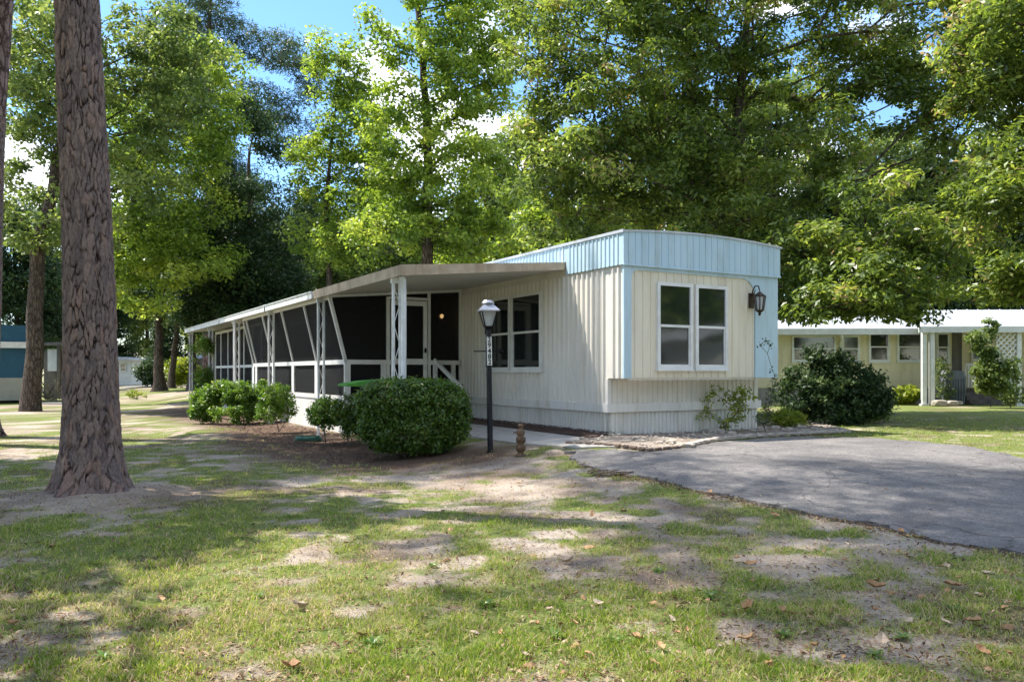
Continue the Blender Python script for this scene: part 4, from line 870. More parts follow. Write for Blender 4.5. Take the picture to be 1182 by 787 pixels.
# green-topped cover glimpsed behind the hedge
X, Y = at(428, 14.0), 14.0; root = empty('green_cover', (X, Y, ztf(X, Y)), ANG); tag(root, 'bright green flat topped cover glimpsed behind the clipped hedge', 'cover')
zt0 = zz(441, 14.) - root.location.z
mb = MB(); mb.prism([(-.42, 0, zt0 - .07), (.62, 0, zt0 - .07), (.62, 0, zt0 + .01), (.35, 0, zt0 + .05), (-.1, 0, zt0 + .02), (-.42, 0, zt0 - .03)], (0, .5, 0)); mb.build('top_sheet', M['green_cover'], root)
mb = MB()
for x in (.12, .52):
    for y in (.05, .42): mb = MB(); mb.box(x, x + .05, y, y + .05, -.05, zt0 - .075); mb.build('leg', M['black'], root)

k = 15.5 / F
shrub('porch_shrub', 'leafy green shrub under the leaning screens left of the bare stems', 272, 490, [(-.35, .1, .66, .60, .4, .55), (.30, 0, .76, .70, .5, .52), (-.85, .2, .5, .45, .3, .45), (.85, 0, .68, .55, .3, .45), (0, -.1, .45, 1.1, .5, .40)], 420, .16, 80, .075, .5, M['leaf_bush'], 81, .14)
shrub('porch_shrub', 'sparse twiggy shrub with bare stems at its foot beside the leafy one', 322, 500, [(0, 0, .78, .42, .3, .38), (-.22, 0, .5, .35, .25, .3), (.25, 0, .6, .2, .2, .3)], 95, .12, 36, .065, .5, M['leaf_bush'], 82, .12)
shrub('porch_shrub', 'dark rounded shrub behind the leafy one near the far posts', 240, 479, [(0, 0, .5, .45, .4, .42), (.3, .2, .62, .3, .3, .3)], 70, .16, 70, .075, .5, M['leaf_hedge'], 83, .14)
shrub('porch_shrub', 'small round shrub on thin stems in front of the open post', 376, 514, [(0, 0, .62, .34, .24, .28)], 70, .12, 60, .06, .5, M['leaf_bush'], 84, .08)
shrub('porch_shrub', 'upright shrub with brown lower twigs touching the hedge', 402, 516, [(0, .05, .70, .34, .2, .34), (.1, 0, .4, .25, .15, .25)], 80, .11, 48, .06, .5, M['leaf_hedge'], 85, .08)
# climbing fern at the far post
shrub('hanging_vine', 'drooping olive vine hanging beside the farthest porch posts', 233, 466, [(0, 0, 2.1, .35, .3, .55), (.05, 0, 1.3, .28, .2, .6), (0, 0, .6, .15, .15, .5)], 80, .2, 40, .12, .3, M['leaf_bush'], 86, .2, cat='vine', Y=29.)
# front bed plants
shrub('bed_shrub', 'small open shrub with yellow green leaves below the front windows', 838, 500, [(.1, 0, .48, .34, .25, .30), (-.15, 0, .62, .28, .2, .22), (.3, -.1, .72, .25, .15, .14), (-.3, 0, .35, .2, .15, .12), (.05, 0, .2, .22, .2, .14)], 62, .10, 16, .065, .5, M['leaf_yellow'], 91, .12)
shrub('bed_shrub', 'tall wispy shrub with bare stems at the right corner of the home', 884, 501, [(-.02, 0, 1.45, .14, .1, .30), (.05, 0, .9, .18, .12, .35), (-.05, 0, .4, .2, .15, .25)], 46, .08, 9, .05, .5, M['leaf_dark'], 92, .12)
shrub('bed_shrub', 'low yellow green shrub between the home and the dark shrub', 906, 491, [(0, 0, .20, .42, .3, .17), (.25, 0, .16, .25, .2, .13)], 60, .10, 45, .05, .5, M['leaf_yellow'], 93, .1, Y=16.5)
shrub('large_shrub', 'large dark rounded shrub right of the home', 962, 490, [(-.3, 0, .85, .78, .7, .55), (.5, 0, .78, .66, .7, .48), (0, 0, .36, .95, .8, .32), (.2, 0, 1.28, .48, .4, .22), (-.75, 0, .6, .42, .5, .5), (-.45, 0, 1.42, .26, .2, .2), (.85, 0, .5, .35, .4, .35)], 260, .2, 60, .10, .45, M['leaf_dark'], 94, .2, Y=17.5)
shrub('large_shrub', 'mid green low shrub at the right foot of the large dark shrub', 1003, 494, [(0, 0, .28, .55, .4, .25)], 50, .16, 40, .09, .45, M['leaf_mid'], 95, .16, Y=17.8)
X, Y = gp(705, 503); root = empty('strap_leaf_plant', gz(X, Y)); tag(root, 'pale strap leaved plant at the corner of the home', 'plant')
rs = np.random.default_rng(95); mb = MB()
for i in range(34):
    a = rs.uniform(0, 6.28); L_ = rs.uniform(.16, .32); up_ = rs.uniform(.5, 1.2); pts = [(math.cos(a) * L_ * t * .9, math.sin(a) * L_ * t * .9, L_ * (up_ * t - .75 * t * t)) for t in (0, .33, .66, 1)]
    w = .011; s_ = Vector((-math.sin(a), math.cos(a), 0)); kk = len(mb.v)
    for t, p in enumerate(pts): ww = w * (1, 1.2, .9, .1)[t]; mb.v.append(tuple(Vector(p) - s_ * ww)); mb.v.append(tuple(Vector(p) + s_ * ww))
    for t in range(3): mb.f.append((kk + 2 * t, kk + 2 * t + 1, kk + 2 * t + 3, kk + 2 * t + 2))
me = mb.mesh('leaves'); a = me.attributes.new('tint', 'FLOAT', 'FACE'); a.data.foreach_set('value', rs.random(len(me.polygons)).astype(np.float32)); link_mesh('leaves', me, M['hosta'], root)

# ------------------------------------------------------------------ edging stones, rocks
def rock_mesh(seed, sx, sy, sz):
    rs = np.random.default_rng(seed); bm = bmesh.new(); bmesh.ops.create_icosphere(bm, subdivisions=2, radius=1)
    for v in bm.verts:
        q = v.co.copy(); f = 1 + .25 * (float(vnoise(np.array(q.x * 2 + seed), np.array(q.y * 2 + q.z * 1.7 + seed))) - .5) * 2; q = q * f; q = Vector((max(-.8, min(.8, q.x)), max(-.8, min(.8, q.y)), max(-.75, min(.7, q.z)))); v.co = (q.x * sx, q.y * sy, q.z * sz)
    me = bpy.data.meshes.new('rock'); bm.to_mesh(me); bm.free(); return me
ra = [rock_mesh(i, .085, .05, .035) for i in range(4)]; rb = [rock_mesh(10 + i, .13, .085, .055) for i in range(5)]
for me in ra: me.materials.append(M['stone_dark'])
for me in rb: me.materials.append(M['stone'])
edge = dense([gp(*p) for p in [(657, 513), (690, 514.5), (713, 516.5), (750, 521.5), (790, 518)]], .14, closed=False)
for i, (x, y) in enumerate(edge):
    o = bpy.data.objects.new('edging_stone', ra[i % 4]); COL.objects.link(o); o.location = (x, y, ztf(x, y) + .035); j = min(i, len(edge) - 2); o.rotation_euler = (0, 0, math.atan2(edge[j + 1][1] - edge[j][1], edge[j + 1][0] - edge[j][0]) + random.uniform(-.15, .15)); o.scale = [random.uniform(.8, 1.05)] * 3
    tag(o, 'small brown edging stone in the curved border of the garden bed', 'stone', 'brown edging stones along the garden bed')
edge = dense([gp(*p) for p in [(793, 517), (812, 512), (828, 509), (865, 506), (905, 503.5), (985, 499.5)]], .24, closed=False)
for i, (x, y) in enumerate(edge):
    o = bpy.data.objects.new('border_rock', rb[i % 5]); COL.objects.link(o); o.location = (x, y, ztf(x, y) + .04); o.rotation_euler = (0, 0, random.uniform(-.3, .8)); s_ = random.uniform(.7, 1.1); o.scale = (s_ * 1.15, s_, s_ * .8)
    w_ = 'below the front windows' if i < 5 else 'below the right corner of the home' if i < 9 else 'in front of the dark shrub'
    tag(o, 'pale flat border rock along the driveway ' + w_, 'rock', 'pale border rocks ' + w_)
inbed = []
for i, (px, py, s_) in enumerate([(672, 509, .6), (735, 509, .6), (742, 512, .5), (762, 514, .6), (775, 513, .7), (815, 500, .9), (828, 501, 1.3), (845, 503, 1.), (800, 505, .6), (790, 508, .5), (868, 500, .8), (880, 497, .9), (895, 496, 1.), (910, 497, .7), (925, 495, .8), (725, 512, .4), (786, 502, .5), (857, 506, .5), (940, 497, .6)]):
    x, y = gp(px, py)
    o = bpy.data.objects.new('bed_rock', rb[i % 5]); COL.objects.link(o); o.location = (x, y, ztf(x, y) + .045); o.rotation_euler = (0, 0, random.uniform(0, 6)); o.scale = (s_, s_, s_)
    w_ = 'left of the strap leaved plant' if px < 700 else 'below the left front window' if px < 780 else 'left of the small open shrub' if px < 822 else 'at the foot of the small open shrub' if px < 860 else 'below the right corner of the home' if px < 900 else 'in front of the dark shrub'
    z_ = 'big' if s_ > .85 else 'small'
    tag(o, '%s loose pale rock in the garden bed %s' % (z_, w_), 'rock', '%s rocks %s' % (z_, w_))
# pebbles and bark chips: stuff
rs = np.random.default_rng(5); mb = MB(); n_ = 0
bx = np.array(BED); 
while n_ < 520:
    x = rs.uniform(bx[:, 0].min(), bx[:, 0].max()); y = rs.uniform(bx[:, 1].min(), bx[:, 1].max())
    if not inpoly(np.array(x), np.array(y), BED): continue
    s_ = .007 + .026 * rs.random() ** 2.5; z = ztf(x, y) + .045; a = rs.uniform(0, 6); n_ += 1
    dd = [(math.cos(a + j * 1.57) * s_ * 1.3, math.sin(a + j * 1.57) * s_) for j in range(4)]
    mb.add([(x + q[0], y + q[1], z) for q in dd] + [(x, y, z + s_ * .9), (x, y, z - s_)], [(0, 1, 4), (1, 2, 4), (2, 3, 4), (3, 0, 4), (1, 0, 5), (2, 1, 5), (3, 2, 5), (0, 3, 5)])
tag(mb.build('pebbles', M['stone']), 'loose pebbles scattered over the garden bed', 'pebbles', kind='stuff')
mb = MB(); n_ = 0
while n_ < 2600:
    if n_ % 2: x, y = H(rs.uniform(-.62, 0), rs.uniform(-.2, 5.5))
    else: x, y = H(rs.uniform(-4.6, -3.0), rs.uniform(.8, 12))
    n_ += 1; L_ = rs.uniform(.012, .035); a = rs.uniform(0, 6.28); z = ztf(x, y) + (.08 if n_ % 2 == 0 else .028) - (.06 if n_ % 2 == 0 and False else 0)
    mb.bar((x - L_ * math.cos(a), y - L_ * math.sin(a), z + rs.uniform(-.01, .012)), (x + L_ * math.cos(a), y + L_ * math.sin(a), z + rs.uniform(-.01, .012)), .014, .006)
tag(mb.build('bark_chips', M['mulch']), 'dark bark chips scattered along the home and under the shrubs', 'mulch', kind='stuff')

# broad-leaved weeds in the lawn
rs = np.random.default_rng(77); mb = MB()
for i in range(22):
    a = i * 2.4 + rs.uniform(-.2, .2); L_ = rs.uniform(.05, .10); up_ = rs.uniform(.3, 1.0); w = rs.uniform(.007, .012); s_ = Vector((-math.sin(a), math.cos(a), 0)); kk = len(mb.v)
    for t, ww in ((0, .3), (.35, 1), (.7, .8), (1, .05)):
        p = Vector((math.cos(a) * L_ * t, math.sin(a) * L_ * t, L_ * (up_ * t - .5 * t * t) + .004)); mb.v.append(tuple(p - s_ * w * ww)); mb.v.append(tuple(p + s_ * w * ww))
    for t in range(3): mb.f.append((kk + 2 * t, kk + 2 * t + 1, kk + 2 * t + 3, kk + 2 * t + 2))
wm = mb.mesh('weed'); a = wm.attributes.new('tint', 'FLOAT', 'FACE'); a.data.foreach_set('value', rs.random(len(wm.polygons)).astype(np.float32)); wm.materials.append(M['leaf_bush'])
for i, (px, py) in enumerate([(711, 742), (1042, 738), (905, 735), (1010, 758), (300, 690), (120, 760), (560, 700), (230, 640), (430, 745), (820, 690), (640, 735), (1100, 705), (380, 620), (500, 655), (760, 660), (60, 690)]):
    x, y = gp(px, py); o = bpy.data.objects.new('weed', wm); COL.objects.link(o); o.location = (x, y, ztf(x, y) + .005); o.rotation_euler = (0, 0, i * 1.1); s_ = rs.uniform(.45, .95); o.scale = (s_, s_, s_ * 1.1)
    w_ = 'at the right' if px > 880 else 'at the lower centre' if px > 500 else 'at the left'
    tag(o, 'small green broad leaved weed growing in the lawn ' + w_, 'weed', 'lawn weeds ' + w_)

# garden hose
X, Y = gp(356, 510); mb = MB(); pts = []
rs = np.random.default_rng(12)
for i in range(120):
    t = i / 120 * 2 * math.pi * 5; r = .20 + .05 * math.sin(i * .21) + .02 * math.sin(i * .9); pts.append((r * math.cos(t) * 1.25 + .04 * math.sin(i * .05), r * math.sin(t) * .8, .02 + i * .0008 + .01 * math.sin(i * .5)))
mb.tube(pts, .011, 6); o = mb.build('garden_hose', M['hose'], smooth=True); o.location = gz(X, Y); tag(o, 'coil of green garden hose on the ground by the porch skirt', 'hose')

# litter heap at the driveway tip
X, Y = gp(703, 549); root = empty('bark_heap', gz(X, Y)); tag(root, 'little heap of dark bark pieces at the driveway tip', 'bark heap')
rs = np.random.default_rng(31); mb = MB()
for i in range(16):
    a = rs.uniform(-.5, .5); x = rs.uniform(-.24, .26); y = rs.uniform(-.10, .10); L_ = rs.uniform(.04, .09); z = rs.uniform(.01, .05); mb.bar((x - L_, y - a * L_, z), (x + L_, y + a * L_, z + rs.uniform(-.02, .03)), .035, .012)
mb.build('bark_pieces', M['stone_dark'], root)

# ------------------------------------------------------------------ fallen leaves
def dead_leaf(seed, curl):
    rs = np.random.default_rng(seed); mb = MB(); n_ = 7
    for i in range(n_):
        t = i / (n_ - 1); w = (.26 + .06 * rs.random()) * math.sin(math.pi * min(t * .93 + .05, 1)) ** .8 * (1 + .25 * math.sin(9 * t + seed * 2)); x = t - .5
        zc = curl * (x * x) * 1.2 + .03 * math.sin(5 * t + seed)
        mb.v += [(x, -w, zc + curl * 1.3 * w + rs.uniform(-.03, .08)), (x, 0, zc), (x, w, zc + curl * 1.0 * w + rs.uniform(-.03, .10))]
    for i in range(n_ - 1):
        k = 3 * i; mb.f += [(k, k + 1, k + 4, k + 3), (k + 1, k + 2, k + 5, k + 4)]
    return mb.mesh('fallen_leaf')
dl = [dead_leaf(i, (.25, .5, .8, .4, .65)[i % 5]) for i in range(10)]
for i, me in enumerate(dl): me.materials.append(M['dead_pale'] if i % 3 == 2 else M['dead_leaf'])
known = [(402, 630), (520, 612), (507, 680), (860, 742), (757, 769), (976, 722), (1124, 722), (1160, 725), (1018, 745), (1135, 758), (940, 770), (866, 655), (655, 652), (720, 590), (735, 742), (788, 702), (680, 632), (862, 707), (1090, 722), (1062, 690), (600, 560), (820, 570), (850, 575), (895, 598), (1040, 617), (1140, 662), (1100, 680), (1010, 682), (930, 655), (335, 775), (185, 695), (60, 630), (345, 705), (540, 553), (610, 770), (690, 700), (1165, 700)]
rs = np.random.default_rng(44)
while len(known) < 190:
    px = rs.uniform(420, 1182) if rs.random() < .85 else rs.uniform(0, 420); py = rs.uniform(545, 785); x, y = gp(px, py)
    if rs.random() < .35 + .65 * (px > 600) and not inpoly(np.array(x), np.array(y), BED): known.append((px, py))
for i, (px, py) in enumerate(known):
    x, y = gp(px, py); on = bool(inpoly(np.array(x), np.array(y), DRIVE))
    if on and i > 50 and rs.random() < .8: continue
    o = bpy.data.objects.new('fallen_leaf', dl[i % 10]); COL.objects.link(o); s_ = rs.uniform(.075, .115) if i < 36 else rs.uniform(.025, .075); o.scale = (s_, s_, s_)
    o.location = (x, y, ztf(x, y) + .025); o.rotation_euler = (rs.uniform(-.35, .35), rs.uniform(-.35, .35), rs.uniform(0, 6.28))
    if i % 3 == 1 : o.rotation_euler[0] += math.pi
    pale = (i % 10) % 3 == 2
    zone = 'on the asphalt driveway' if on else ('on the lawn in front of the lamp post' if py < 600 and px < 690 else 'on the grass along the driveway edge' if py < 640 and px >= 690 else 'on the lawn at the lower right' if px > 920 else 'on the lawn at the lower centre' if px > 480 else 'on the lawn right of the near pine')
    kind_ = 'pale tan' if pale else 'orange brown'
    tag(o, ('broad curled ' if i < 36 else 'small ') + kind_ + ' fallen leaf ' + zone, 'leaf', ('broad ' if i < 36 else 'small ') + kind_ + ' leaves ' + zone)

# ------------------------------------------------------------------ grass blades
rs = np.random.default_rng(99); n_ = 760000
yy = 2.9 / (1 - rs.random(n_) * .87); yy = yy[yy < 20]; xx = rs.uniform(-.68, .68, len(yy)) * yy
tk = rs.integers(0, len(xx), len(xx)); intuft = rs.random(len(xx)) < .62; tk = (tk // 14) * 14
xx = np.where(intuft, xx[tk] + rs.normal(0, .017, len(xx)), xx); yy = np.where(intuft, yy[tk] + rs.normal(0, .017, len(yy)), yy)
tufth = np.where(intuft, 1.0 + .9 * ((tk * 7919) % 1000 / 1000.) ** 2, .8); tuftt = np.where(intuft, ((tk * 104729) % 1000 / 1000. - .5) * .35, 0)
gmv = grass_mask(xx, yy); fine = fbm(xx + 3, yy + 8, 7., 2)
keep = (rs.random(len(yy)) < np.clip((gmv - .10) * 1.1, .12, .68) * np.clip((fine - .28) * 3.2, .06, 1)) & ~off(xx, yy)
lxx = (xx - P0[0]) * V[0] + (yy - P0[1]) * V[1]; lyy = (xx - P0[0]) * U[0] + (yy - P0[1]) * U[1]
keep &= ~((lxx > -4.6) & (lxx < 4) & (lyy > -.1) & (lxx < 3.8)) | ((lxx < -4.2))
keep &= np.hypot(xx - PINE[0], yy - PINE[1]) > .55
xx = xx[keep]; yy = yy[keep]; gmv = gmv[keep]; tufth = tufth[keep]; tuftt = tuftt[keep]; n_ = len(xx)
zz_ = zt(xx, yy) + (fbm(xx, yy, 5.0, 3) - .5) * .035 * (1 - .5 * gmv) - .004
hgt_ = rs.uniform(.013, .038, n_) * (.6 + .6 * gmv) * (1 + .25 * (rs.random(n_) > .93)) * tufth; wid = (.0022 + .0006 * yy / 4) * rs.uniform(.8, 1.3, n_)
a = rs.uniform(0, 2 * np.pi, n_); lean = rs.uniform(.2, 1.1, n_) * hgt_; la = rs.uniform(0, 2 * np.pi, n_)
c = np.stack([xx, yy, zz_], -1); s_ = np.stack([np.cos(a) * wid, np.sin(a) * wid, 0 * a], -1)
tipv = c + np.stack([np.cos(la) * lean, np.sin(la) * lean, hgt_], -1); mid = c + np.stack([np.cos(la) * lean * .35, np.sin(la) * lean * .35, hgt_ * .6], -1)
q = np.stack([c - s_, mid - s_ * .8, tipv, mid + s_ * .9], 1)
tn = rs.normal(.50, .18, n_) + .5 * (fbm(xx + 9, yy + 4, .9, 3) - .5) + tuftt + .55 * (rs.random(n_) < .16) + (1 - gmv) * .38
tag(link_mesh('grass', leaves_mesh('grass', q, tn), M['blade']), 'short patchy grass growing on the lawn', 'grass', kind='stuff')

# needles, twigs and leaf crumbs on the bare soil
rs = np.random.default_rng(123); n_ = 26000; yy = 2.9 / (1 - rs.random(n_) * .83); xx = rs.uniform(-.68, .68, n_) * yy
ex = [gp(rs.uniform(680, 1182), 0 + 0 * i + 600) for i in range(1)]
E_ = np.array(dense([gp(*p) for p in [(672, 533), (705, 545), (760, 556), (830, 572), (900, 588), (1000, 606), (1100, 627), (1182, 641)]], .01, closed=False))
ei = rs.integers(0, len(E_), 3500); xx = np.concatenate([xx, E_[ei, 0] + rs.normal(0, .10, 3500)]); yy = np.concatenate([yy, E_[ei, 1] + rs.normal(0, .10, 3500)])
kp = ~off(xx, yy) | (rs.random(len(xx)) < .12); xx = xx[kp]; yy = yy[kp]; n_ = len(xx)
z = zt(xx, yy) + (fbm(xx, yy, 5.0, 3) - .5) * .03 + .012; c = np.stack([xx, yy, z], -1)
q = leaf_quads(c, np.array((0, 0, 1.)) + rs.normal(size=(n_, 3)) * .35, rs.uniform(.012, .05, n_), .3, rs)
M['litter'] = leaf_mat('leaf_litter', [(0, (.06, .035, .02)), (.5, (.20, .11, .06)), (1, (.44, .34, .22))], .1, .8, .2)
tag(link_mesh('leaf_litter', leaves_mesh('leaf_litter', q, rs.random(n_)), M['litter']), 'brown needles, twigs and leaf crumbs scattered over the soil', 'leaf litter', kind='stuff')

# ------------------------------------------------------------------ neighbouring yellow home
YN = 29.; nb = empty('yellow_home', (at(1000, YN), YN, 0), R(-3)); tag(nb, 'pale yellow home with white metal roof at the right', 'house')
kx = YN / F
def nx_(px): return (px - 1000) * kx
def nz_(py): return EYE + (CY - py) * kx
mb = MB(); xl, xr = nx_(860), nx_(1103)
mb.box(xl, xr, 0, 6, nz_(448), nz_(381)); 
z = nz_(447)
while z < nz_(384): mb.box(xl, xr, -.016, -.002, z, z + .095); z += .11
mb.build('wall', M['yellow_wall'], nb)
mb = MB(); mb.box(xl, xr, .03, 6, -.2, nz_(448)); x = xl
while x < xr: mb.box(x, x + .38, .01, .03, -.2, nz_(460)); mb.box(x + .2, x + .58, .01, .03, nz_(459), nz_(449)); x += .40
mb.build('block_skirt', M['block'], nb)
for i, (a0, a1, c0, c1) in enumerate([(880, 900, 387, 418), (915, 965, 387, 418), (972, 992, 387, 418), (1002, 1026, 383, 418), (1034, 1062, 383, 418), (1078, 1093, 384, 418)]):
    window(nb, (nx_(a0), -.017, nz_(c1)), (1, 0, 0), (0, -1, 0), nx_(a1) - nx_(a0), nz_(c0) - nz_(c1), fw=.07, proud=.05)
def seam_roof(name, parent, x0, x1, y0, y1, z0, z1, sp=.4, th=.08, skew=0.):
    mb = MB(); mb.prism([(x0, y0, z0), (x0 + skew, y1, z1), (x0 + skew, y1, z1 + th), (x0, y0, z0 + th)], (x1 - x0, 0, 0)); x = x0 + .1
    while x < x1 - .1:
        mb.prism([(x, y0, z0 + th + .001), (x + skew, y1, z1 + th + .001), (x + skew, y1, z1 + th + .03), (x, y0, z0 + th + .03)], (.03, 0, 0)); x += sp
    return mb.build(name, M['white_roof'], parent)
seam_roof('roof', nb, xl - .3, nx_(1066), -.5, 3.2, nz_(384), nz_(384) + .75)
mb = MB(); mb.box(xl - .3, nx_(1066), -.56, -.501, nz_(387), nz_(380)); mb.build('gutter', M['white'], nb)
mb = MB(); mb.tube([(nx_(966), -.5, nz_(387)), (nx_(969), -.3, nz_(392)), (nx_(970), -.06, nz_(396)), (nx_(970), -.06, nz_(450))], .05, 8); mb.build('downspout', M['white'], nb, True)
# its carport
np_ = empty('covered_porch', (at(1000, YN), YN, 0), R(-3)); tag(np_, 'covered front porch with white lattice beside the yellow home', 'porch')
f2 = -1.6
def fx(px, d=f2): return (px - 591) / F * (YN + d) - at(1000, YN)
def fz(py, d=f2): return EYE + (CY - py) / F * (YN + d)
seam_roof('porch_roof', np_, fx(1064), fx(1330), f2, 3.6, fz(381), fz(381) + .98, .42, skew=2.3)
mb = MB(); mb.box(fx(1062), fx(1330), f2 - .06, f2 - .001, fz(384), fz(377)); mb.build('fascia', M['white'], np_)
for px in (1070, 1079, 1176):
    mb = MB(); x = fx(px); mb.box(x - .07, x + .07, f2 + .05, f2 + .19, -.1, fz(383)); mb.box(x - .12, x + .12, f2 + .0, f2 + .24, -.1, .25) if px != 1079 else None
    mb.build('post', M['white'], np_)
mb = MB(); mb.box(nx_(1103), nx_(1330), 2.2, 2.3, .6, 3.1); mb.build('back_wall', M['yellow_wall'], np_)
mb = MB(); mb.box(nx_(1096), nx_(1107), -.03, .2, .1, 2.75); mb.box(nx_(1100), nx_(1330), .1, 2.2, .55, .72); mb.build('deck', M['grey_wood'], np_)
d_ = 2.2; kk = (YN + d_) / F
window(np_, ((1113 - 591) * kk - at(1000, YN), 2.195, EYE + (CY - 417) * kk), (1, 0, 0), (0, -1, 0), .45, 1.15, fw=.06, proud=.05)
mb = MB()
for i in range(5): mb.box(fx(1108, 0), fx(1150, 0), -.9 + .2 * i, .1, .12 * i - .1, .12 * (i + 1) + .0)
mb.build('steps', M['grey_wood'], np_)
mb = MB(); x0, x1 = fx(1112, -.3), fx(1150, -.3); mb.box(x0, x1, -.32, -.26, 1.55, 1.62)
for i in range(12): x = x0 + (x1 - x0) * i / 11; mb.box(x - .02, x + .02, -.31, -.27, .8, 1.55)
mb.build('railing', M['white'], np_)
mb = MB(); x0, x1, z0, z1 = fx(1152), fx(1174), fz(452), fz(384); w = x1 - x0; hgt_l = z1 - z0; sp = .19; i = -int(hgt_l / sp) - 1
while i * sp < w:
    for sgn in (1, -1):
        pts = []
        a0 = i * sp; 
        t0 = max(0, -a0); t1 = min(hgt_l, w - a0)
        if t1 > t0 + .03:
            xa, xb = a0 + t0, a0 + t1
            if sgn == 1: mb.bar((x0 + xa, f2 + .10, z0 + t0), (x0 + xb, f2 + .10, z0 + t1), .008, .045, (0, 1, 0)) if False else mb.bar((x0 + xa, f2 + .10, z0 + t0), (x0 + xb, f2 + .10, z0 + t1), .045, .010, (0, 1, 0))
            else: mb.bar((x1 - xa, f2 + .125, z0 + t0), (x1 - xb, f2 + .125, z0 + t1), .045, .010, (0, 1, 0))
    i += 1
mb.box(x0 - .03, x0, f2 + .08, f2 + .14, z0, z1); mb.build('lattice', M['white'], np_)
# grill cover
X = at(1104, 27.6); g_ = empty('covered_grill', (X, 27.6, ztf(X, 27.6))); tag(g_, 'barbecue under a grey fabric cover on the neighbouring porch', 'grill')
mb = MB(); mb.prism([(-.33, 0, .55), (.33, 0, .55), (.33, 0, .95), (.22, 0, 1.18), (-.2, 0, 1.2), (-.33, 0, .98)], (0, .5, 0)); mb.prism([(-.30, .02, .05), (.28, .02, .05), (.31, .02, .56), (-.31, .02, .56)], (0, .46, 0))
for i in range(7): x = -.28 + .09 * i; mb.tube([(x, .0, .08), (x + .02, -.015, .5), (x, -.005, .9)], .022, 5)
mb.build('fabric_cover', M['grey_cloth'], g_)
mb = MB(); mb.tube([(-.25, .1, .04), (-.25, .16, .04)], .06, 10); mb.tube([(.25, .1, .04), (.25, .16, .04)], .06, 10); mb.build('wheels', M['black'], g_)
shrub('garden_shrub', 'pale leaved hydrangea below the windows of the yellow home', 1047, 468, [(0, 0, .36, .45, .35, .28), (.25, 0, .28, .3, .3, .2)], 60, .16, 40, .13, .6, M['leaf_yellow'], 101, .18, Y=28.)
shrub('young_tree', 'young dark leaved tree in front of the latticed porch', 1143, 474, [(0, 0, 1.1, .5, .4, .55), (-.1, 0, 1.9, .38, .3, .55), (.35, 0, 1.35, .5, .3, .4), (-.35, 0, 2.2, .3, .25, .2), (.1, 0, .7, .5, .35, .3), (.0, 0, 2.55, .2, .2, .3)], 130, .2, 42, .13, .45, M['leaf_mid'], 102, .2, cat='tree', Y=25.5)
shrub('climbing_plant', 'dark climbing plant beside the paired white porch posts', 1087, 467, [(0, 0, 1.2, .3, .2, .5), (.1, 0, .5, .35, .25, .3)], 50, .14, 14, .10, .5, M['leaf_mid'], 103, .15, cat='plant', Y=27.6)
shrub('garden_shrub', 'rose bush with reddish stems right of the young tree', 1166, 470, [(0, 0, .9, .45, .3, .5), (.1, 0, .4, .4, .3, .3)], 70, .16, 22, .09, .5, M['leaf_mid'], 104, .16, Y=25.8)
X = at(1088, 27.2)
for i, (dx, s_, lab) in enumerate([(-.22, 1.5, 'broad pale rock at the foot of the climbing plant'), (.25, 1.2, 'rounded pale rock beside the covered grill'), (.5, 1.0, 'small pale rock right of the rounded rock')]):
    o = bpy.data.objects.new('yard_rock', rb[i]); COL.objects.link(o); o.location = (X + dx, 27.0 + .1 * i, ztf(X, 27) + .1); o.scale = (s_ * 1.6, s_ * 1.6, s_ * 1.8); tag(o, lab, 'rock')

# ------------------------------------------------------------------ left background buildings
YT = 38.; tb = empty('teal_cabin', (at(39, YT), YT, 0), R(30)); tag(tb, 'teal cabin with beige lower wall at the far left', 'cabin')
k = YT / F
mb = MB(); mb.box(-5.2, 0, 0, 5, .02, zz(436, YT)); mb.build('lower_wall', M['beige_wall'], tb)
mb = MB(); mb.box(-5.2, 0, .0, 5, zz(436, YT) + .001, zz(401, YT)); mb.box(-.42, -.36, -.03, -.001, .05, zz(401, YT)); mb.build('upper_wall', M['teal'], tb)
mb = MB(); mb.box(-5.3, .1, -.1, 5.2, zz(401, YT) + .002, zz(376, YT)); rf = mb.build('roof', M['teal'], tb)
mb = MB(); mb.box(-5.4, .2, -.22, -.101, zz(402, YT), zz(395, YT)); mb.build('white_fascia', M['white'], rf)
mb = MB(); mb.box(-2.8, -2.75, -.03, -.001, 1.3, 2.3); mb.build('wall_batten', M['teal'], tb)
X = at(58, 44); sh = empty('open_shed', (X, 44, ztf(X, 44))); tag(sh, 'dark open shed with white panel behind the teal cabin', 'shed')
mb = MB(); mb.box(-.7, 1.2, .6, .7, 0, 2.6); mb.build('back_wall', M['grey_wood'], sh)
mb = MB(); mb.box(-.4, .25, .45, .5, 1.5, 2.7); mb.build('white_panel', M['white'], sh)
mb = MB(); mb.box(.35, .5, 0, .15, 0, 2.9); mb.box(-.7, 1.2, -.1, .75, 2.9, 3.05); mb.build('post_frame', M['grey_wood'], sh)
X = at(60, 40); wp = empty('brush_pile', (X, 40, ztf(X, 40))); tag(wp, 'pile of dry branches behind the near pine', 'brush pile')
rs = np.random.default_rng(8); mb = MB()
for i in range(40): a = rs.uniform(0, 3.14); x = rs.uniform(-.4, .5); z = rs.uniform(.1, .9); mb.tube([(x, 0, z * .2), (x + .5 * math.cos(a), rs.uniform(-.3, .3), z + .3 * math.sin(a))], .025, 4)
mb.build('branches', M['stone'], wp)
X = at(64, 37); sheet('slab', [(X - 1, 36.4), (X + 1.6, 36.4), (X + 1.6, 37.6), (X - 1, 37.6)], M['concrete'], .06, grid=1, step=1, label='pale concrete slab by the teal cabin', cat='slab')
YW = 75.; wh = empty('white_house', (at(157, YW), YW, 0), 0); tag(wh, 'small white house far off right of the near pine', 'house'); kw_ = YW / F
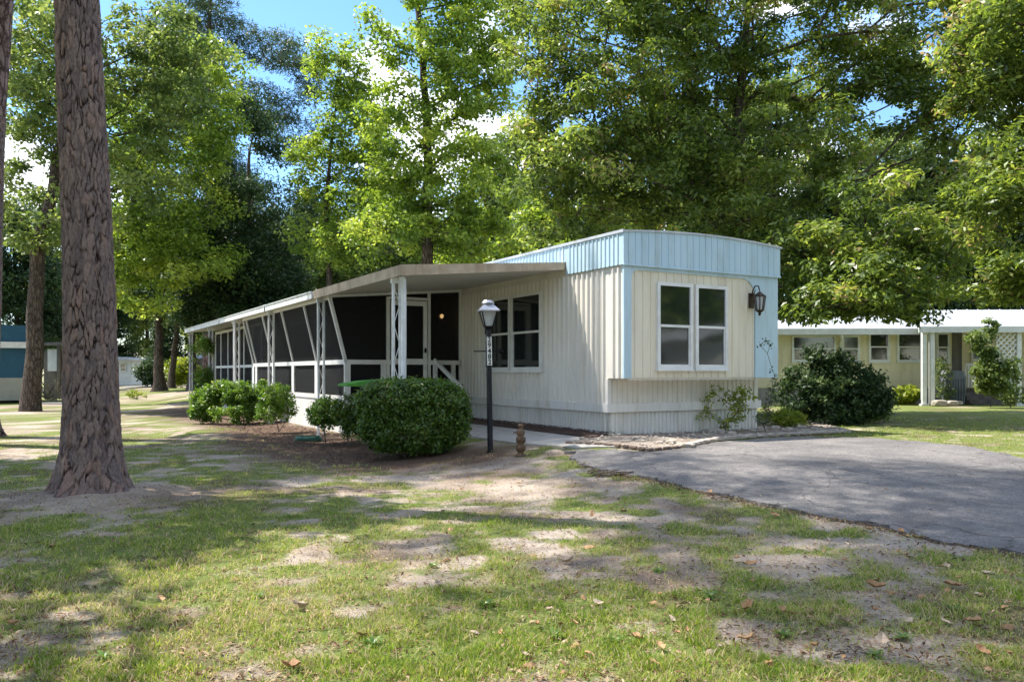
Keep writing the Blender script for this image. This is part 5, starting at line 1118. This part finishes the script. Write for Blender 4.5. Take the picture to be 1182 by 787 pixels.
mb = MB(); mb.box(-6, -.35, 0, 5, -.1, zz(415, YW)); mb.box(-4, -.6, -.02, -.001, zz(436, YW), zz(431, YW)); mb.build('wall', M['white'], wh)
mb = MB(); mb.prism([(-6.2, -.4, zz(416, YW)), (.15, -.4, zz(416, YW)), (.15, -.4, zz(414, YW)), (-3., -.4, zz(411, YW)), (-6.2, -.4, zz(410, YW))], (0, 5.8, 0)); mb.build('roof', M['white_roof'], wh)
window(wh, ((139 - 157) * kw_, -.02, zz(429, YW)), (1, 0, 0), (0, -1, 0), 7 * kw_, 10 * kw_, fw=.06)
YG = 88.; gh = empty('grey_house', (at(205, YG), YG, 0), 0); tag(gh, 'faint grey house glimpsed between the far trunks', 'house')
mb = MB(); mb.box(-1, 7, 0, 5, -.1, zz(414, YG)); mb.build('wall', M['beige_wall'], gh)
mb = MB(); mb.prism([(-1.3, -.4, zz(414, YG)), (-1.3, 2.5, zz(406, YG)), (-1.3, 5.4, zz(414, YG))], (8.6, 0, 0)); mb.build('roof', M['white_roof'], gh)
window(gh, (0, -.01, zz(424, YG)), (1, 0, 0), (0, -1, 0), .8, .9, fw=.08)
shrub('garden_shrub', 'bright green bush between the leaning trunk and the farthest post', 207, 444, [(0, 0, 1.2, 1.0, .8, 1.1), (.8, 0, .9, .8, .8, .8)], 70, .4, 50, .22, .5, M['leaf_yellow'], 105, .4, Y=60.)
shrub('garden_shrub', 'dark shrub beside the small white house', 176, 446, [(0, 0, 1.3, 1.4, 1, 1.2)], 60, .45, 50, .24, .5, M['leaf_dark'], 106, .4, Y=66.)
shrub('garden_shrub', 'small weedy plant on the sunlit grass right of the near pine', 157, 455, [(0, 0, .3, .5, .3, .25)], 26, .14, 14, .12, .4, M['leaf_yellow'], 107, .15, Y=42.)

mh = empty('white_home', (27, 2.5, 0), R(-70)); tag(mh, 'white home across the driveway, seen only mirrored in the front windows', 'house')
mb = MB(); mb.box(-6, 6, 0, 4, .0, 2.7); mb.build('wall', M['white'], mh)
seam_roof('roof', mh, -6.4, 6.4, -.5, 2.4, 2.7, 3.5, .6)
for x in (-4, -1, 2.5): window(mh, (x, -.004, 1.1), (1, 0, 0), (0, -1, 0), 1.2, 1.2)
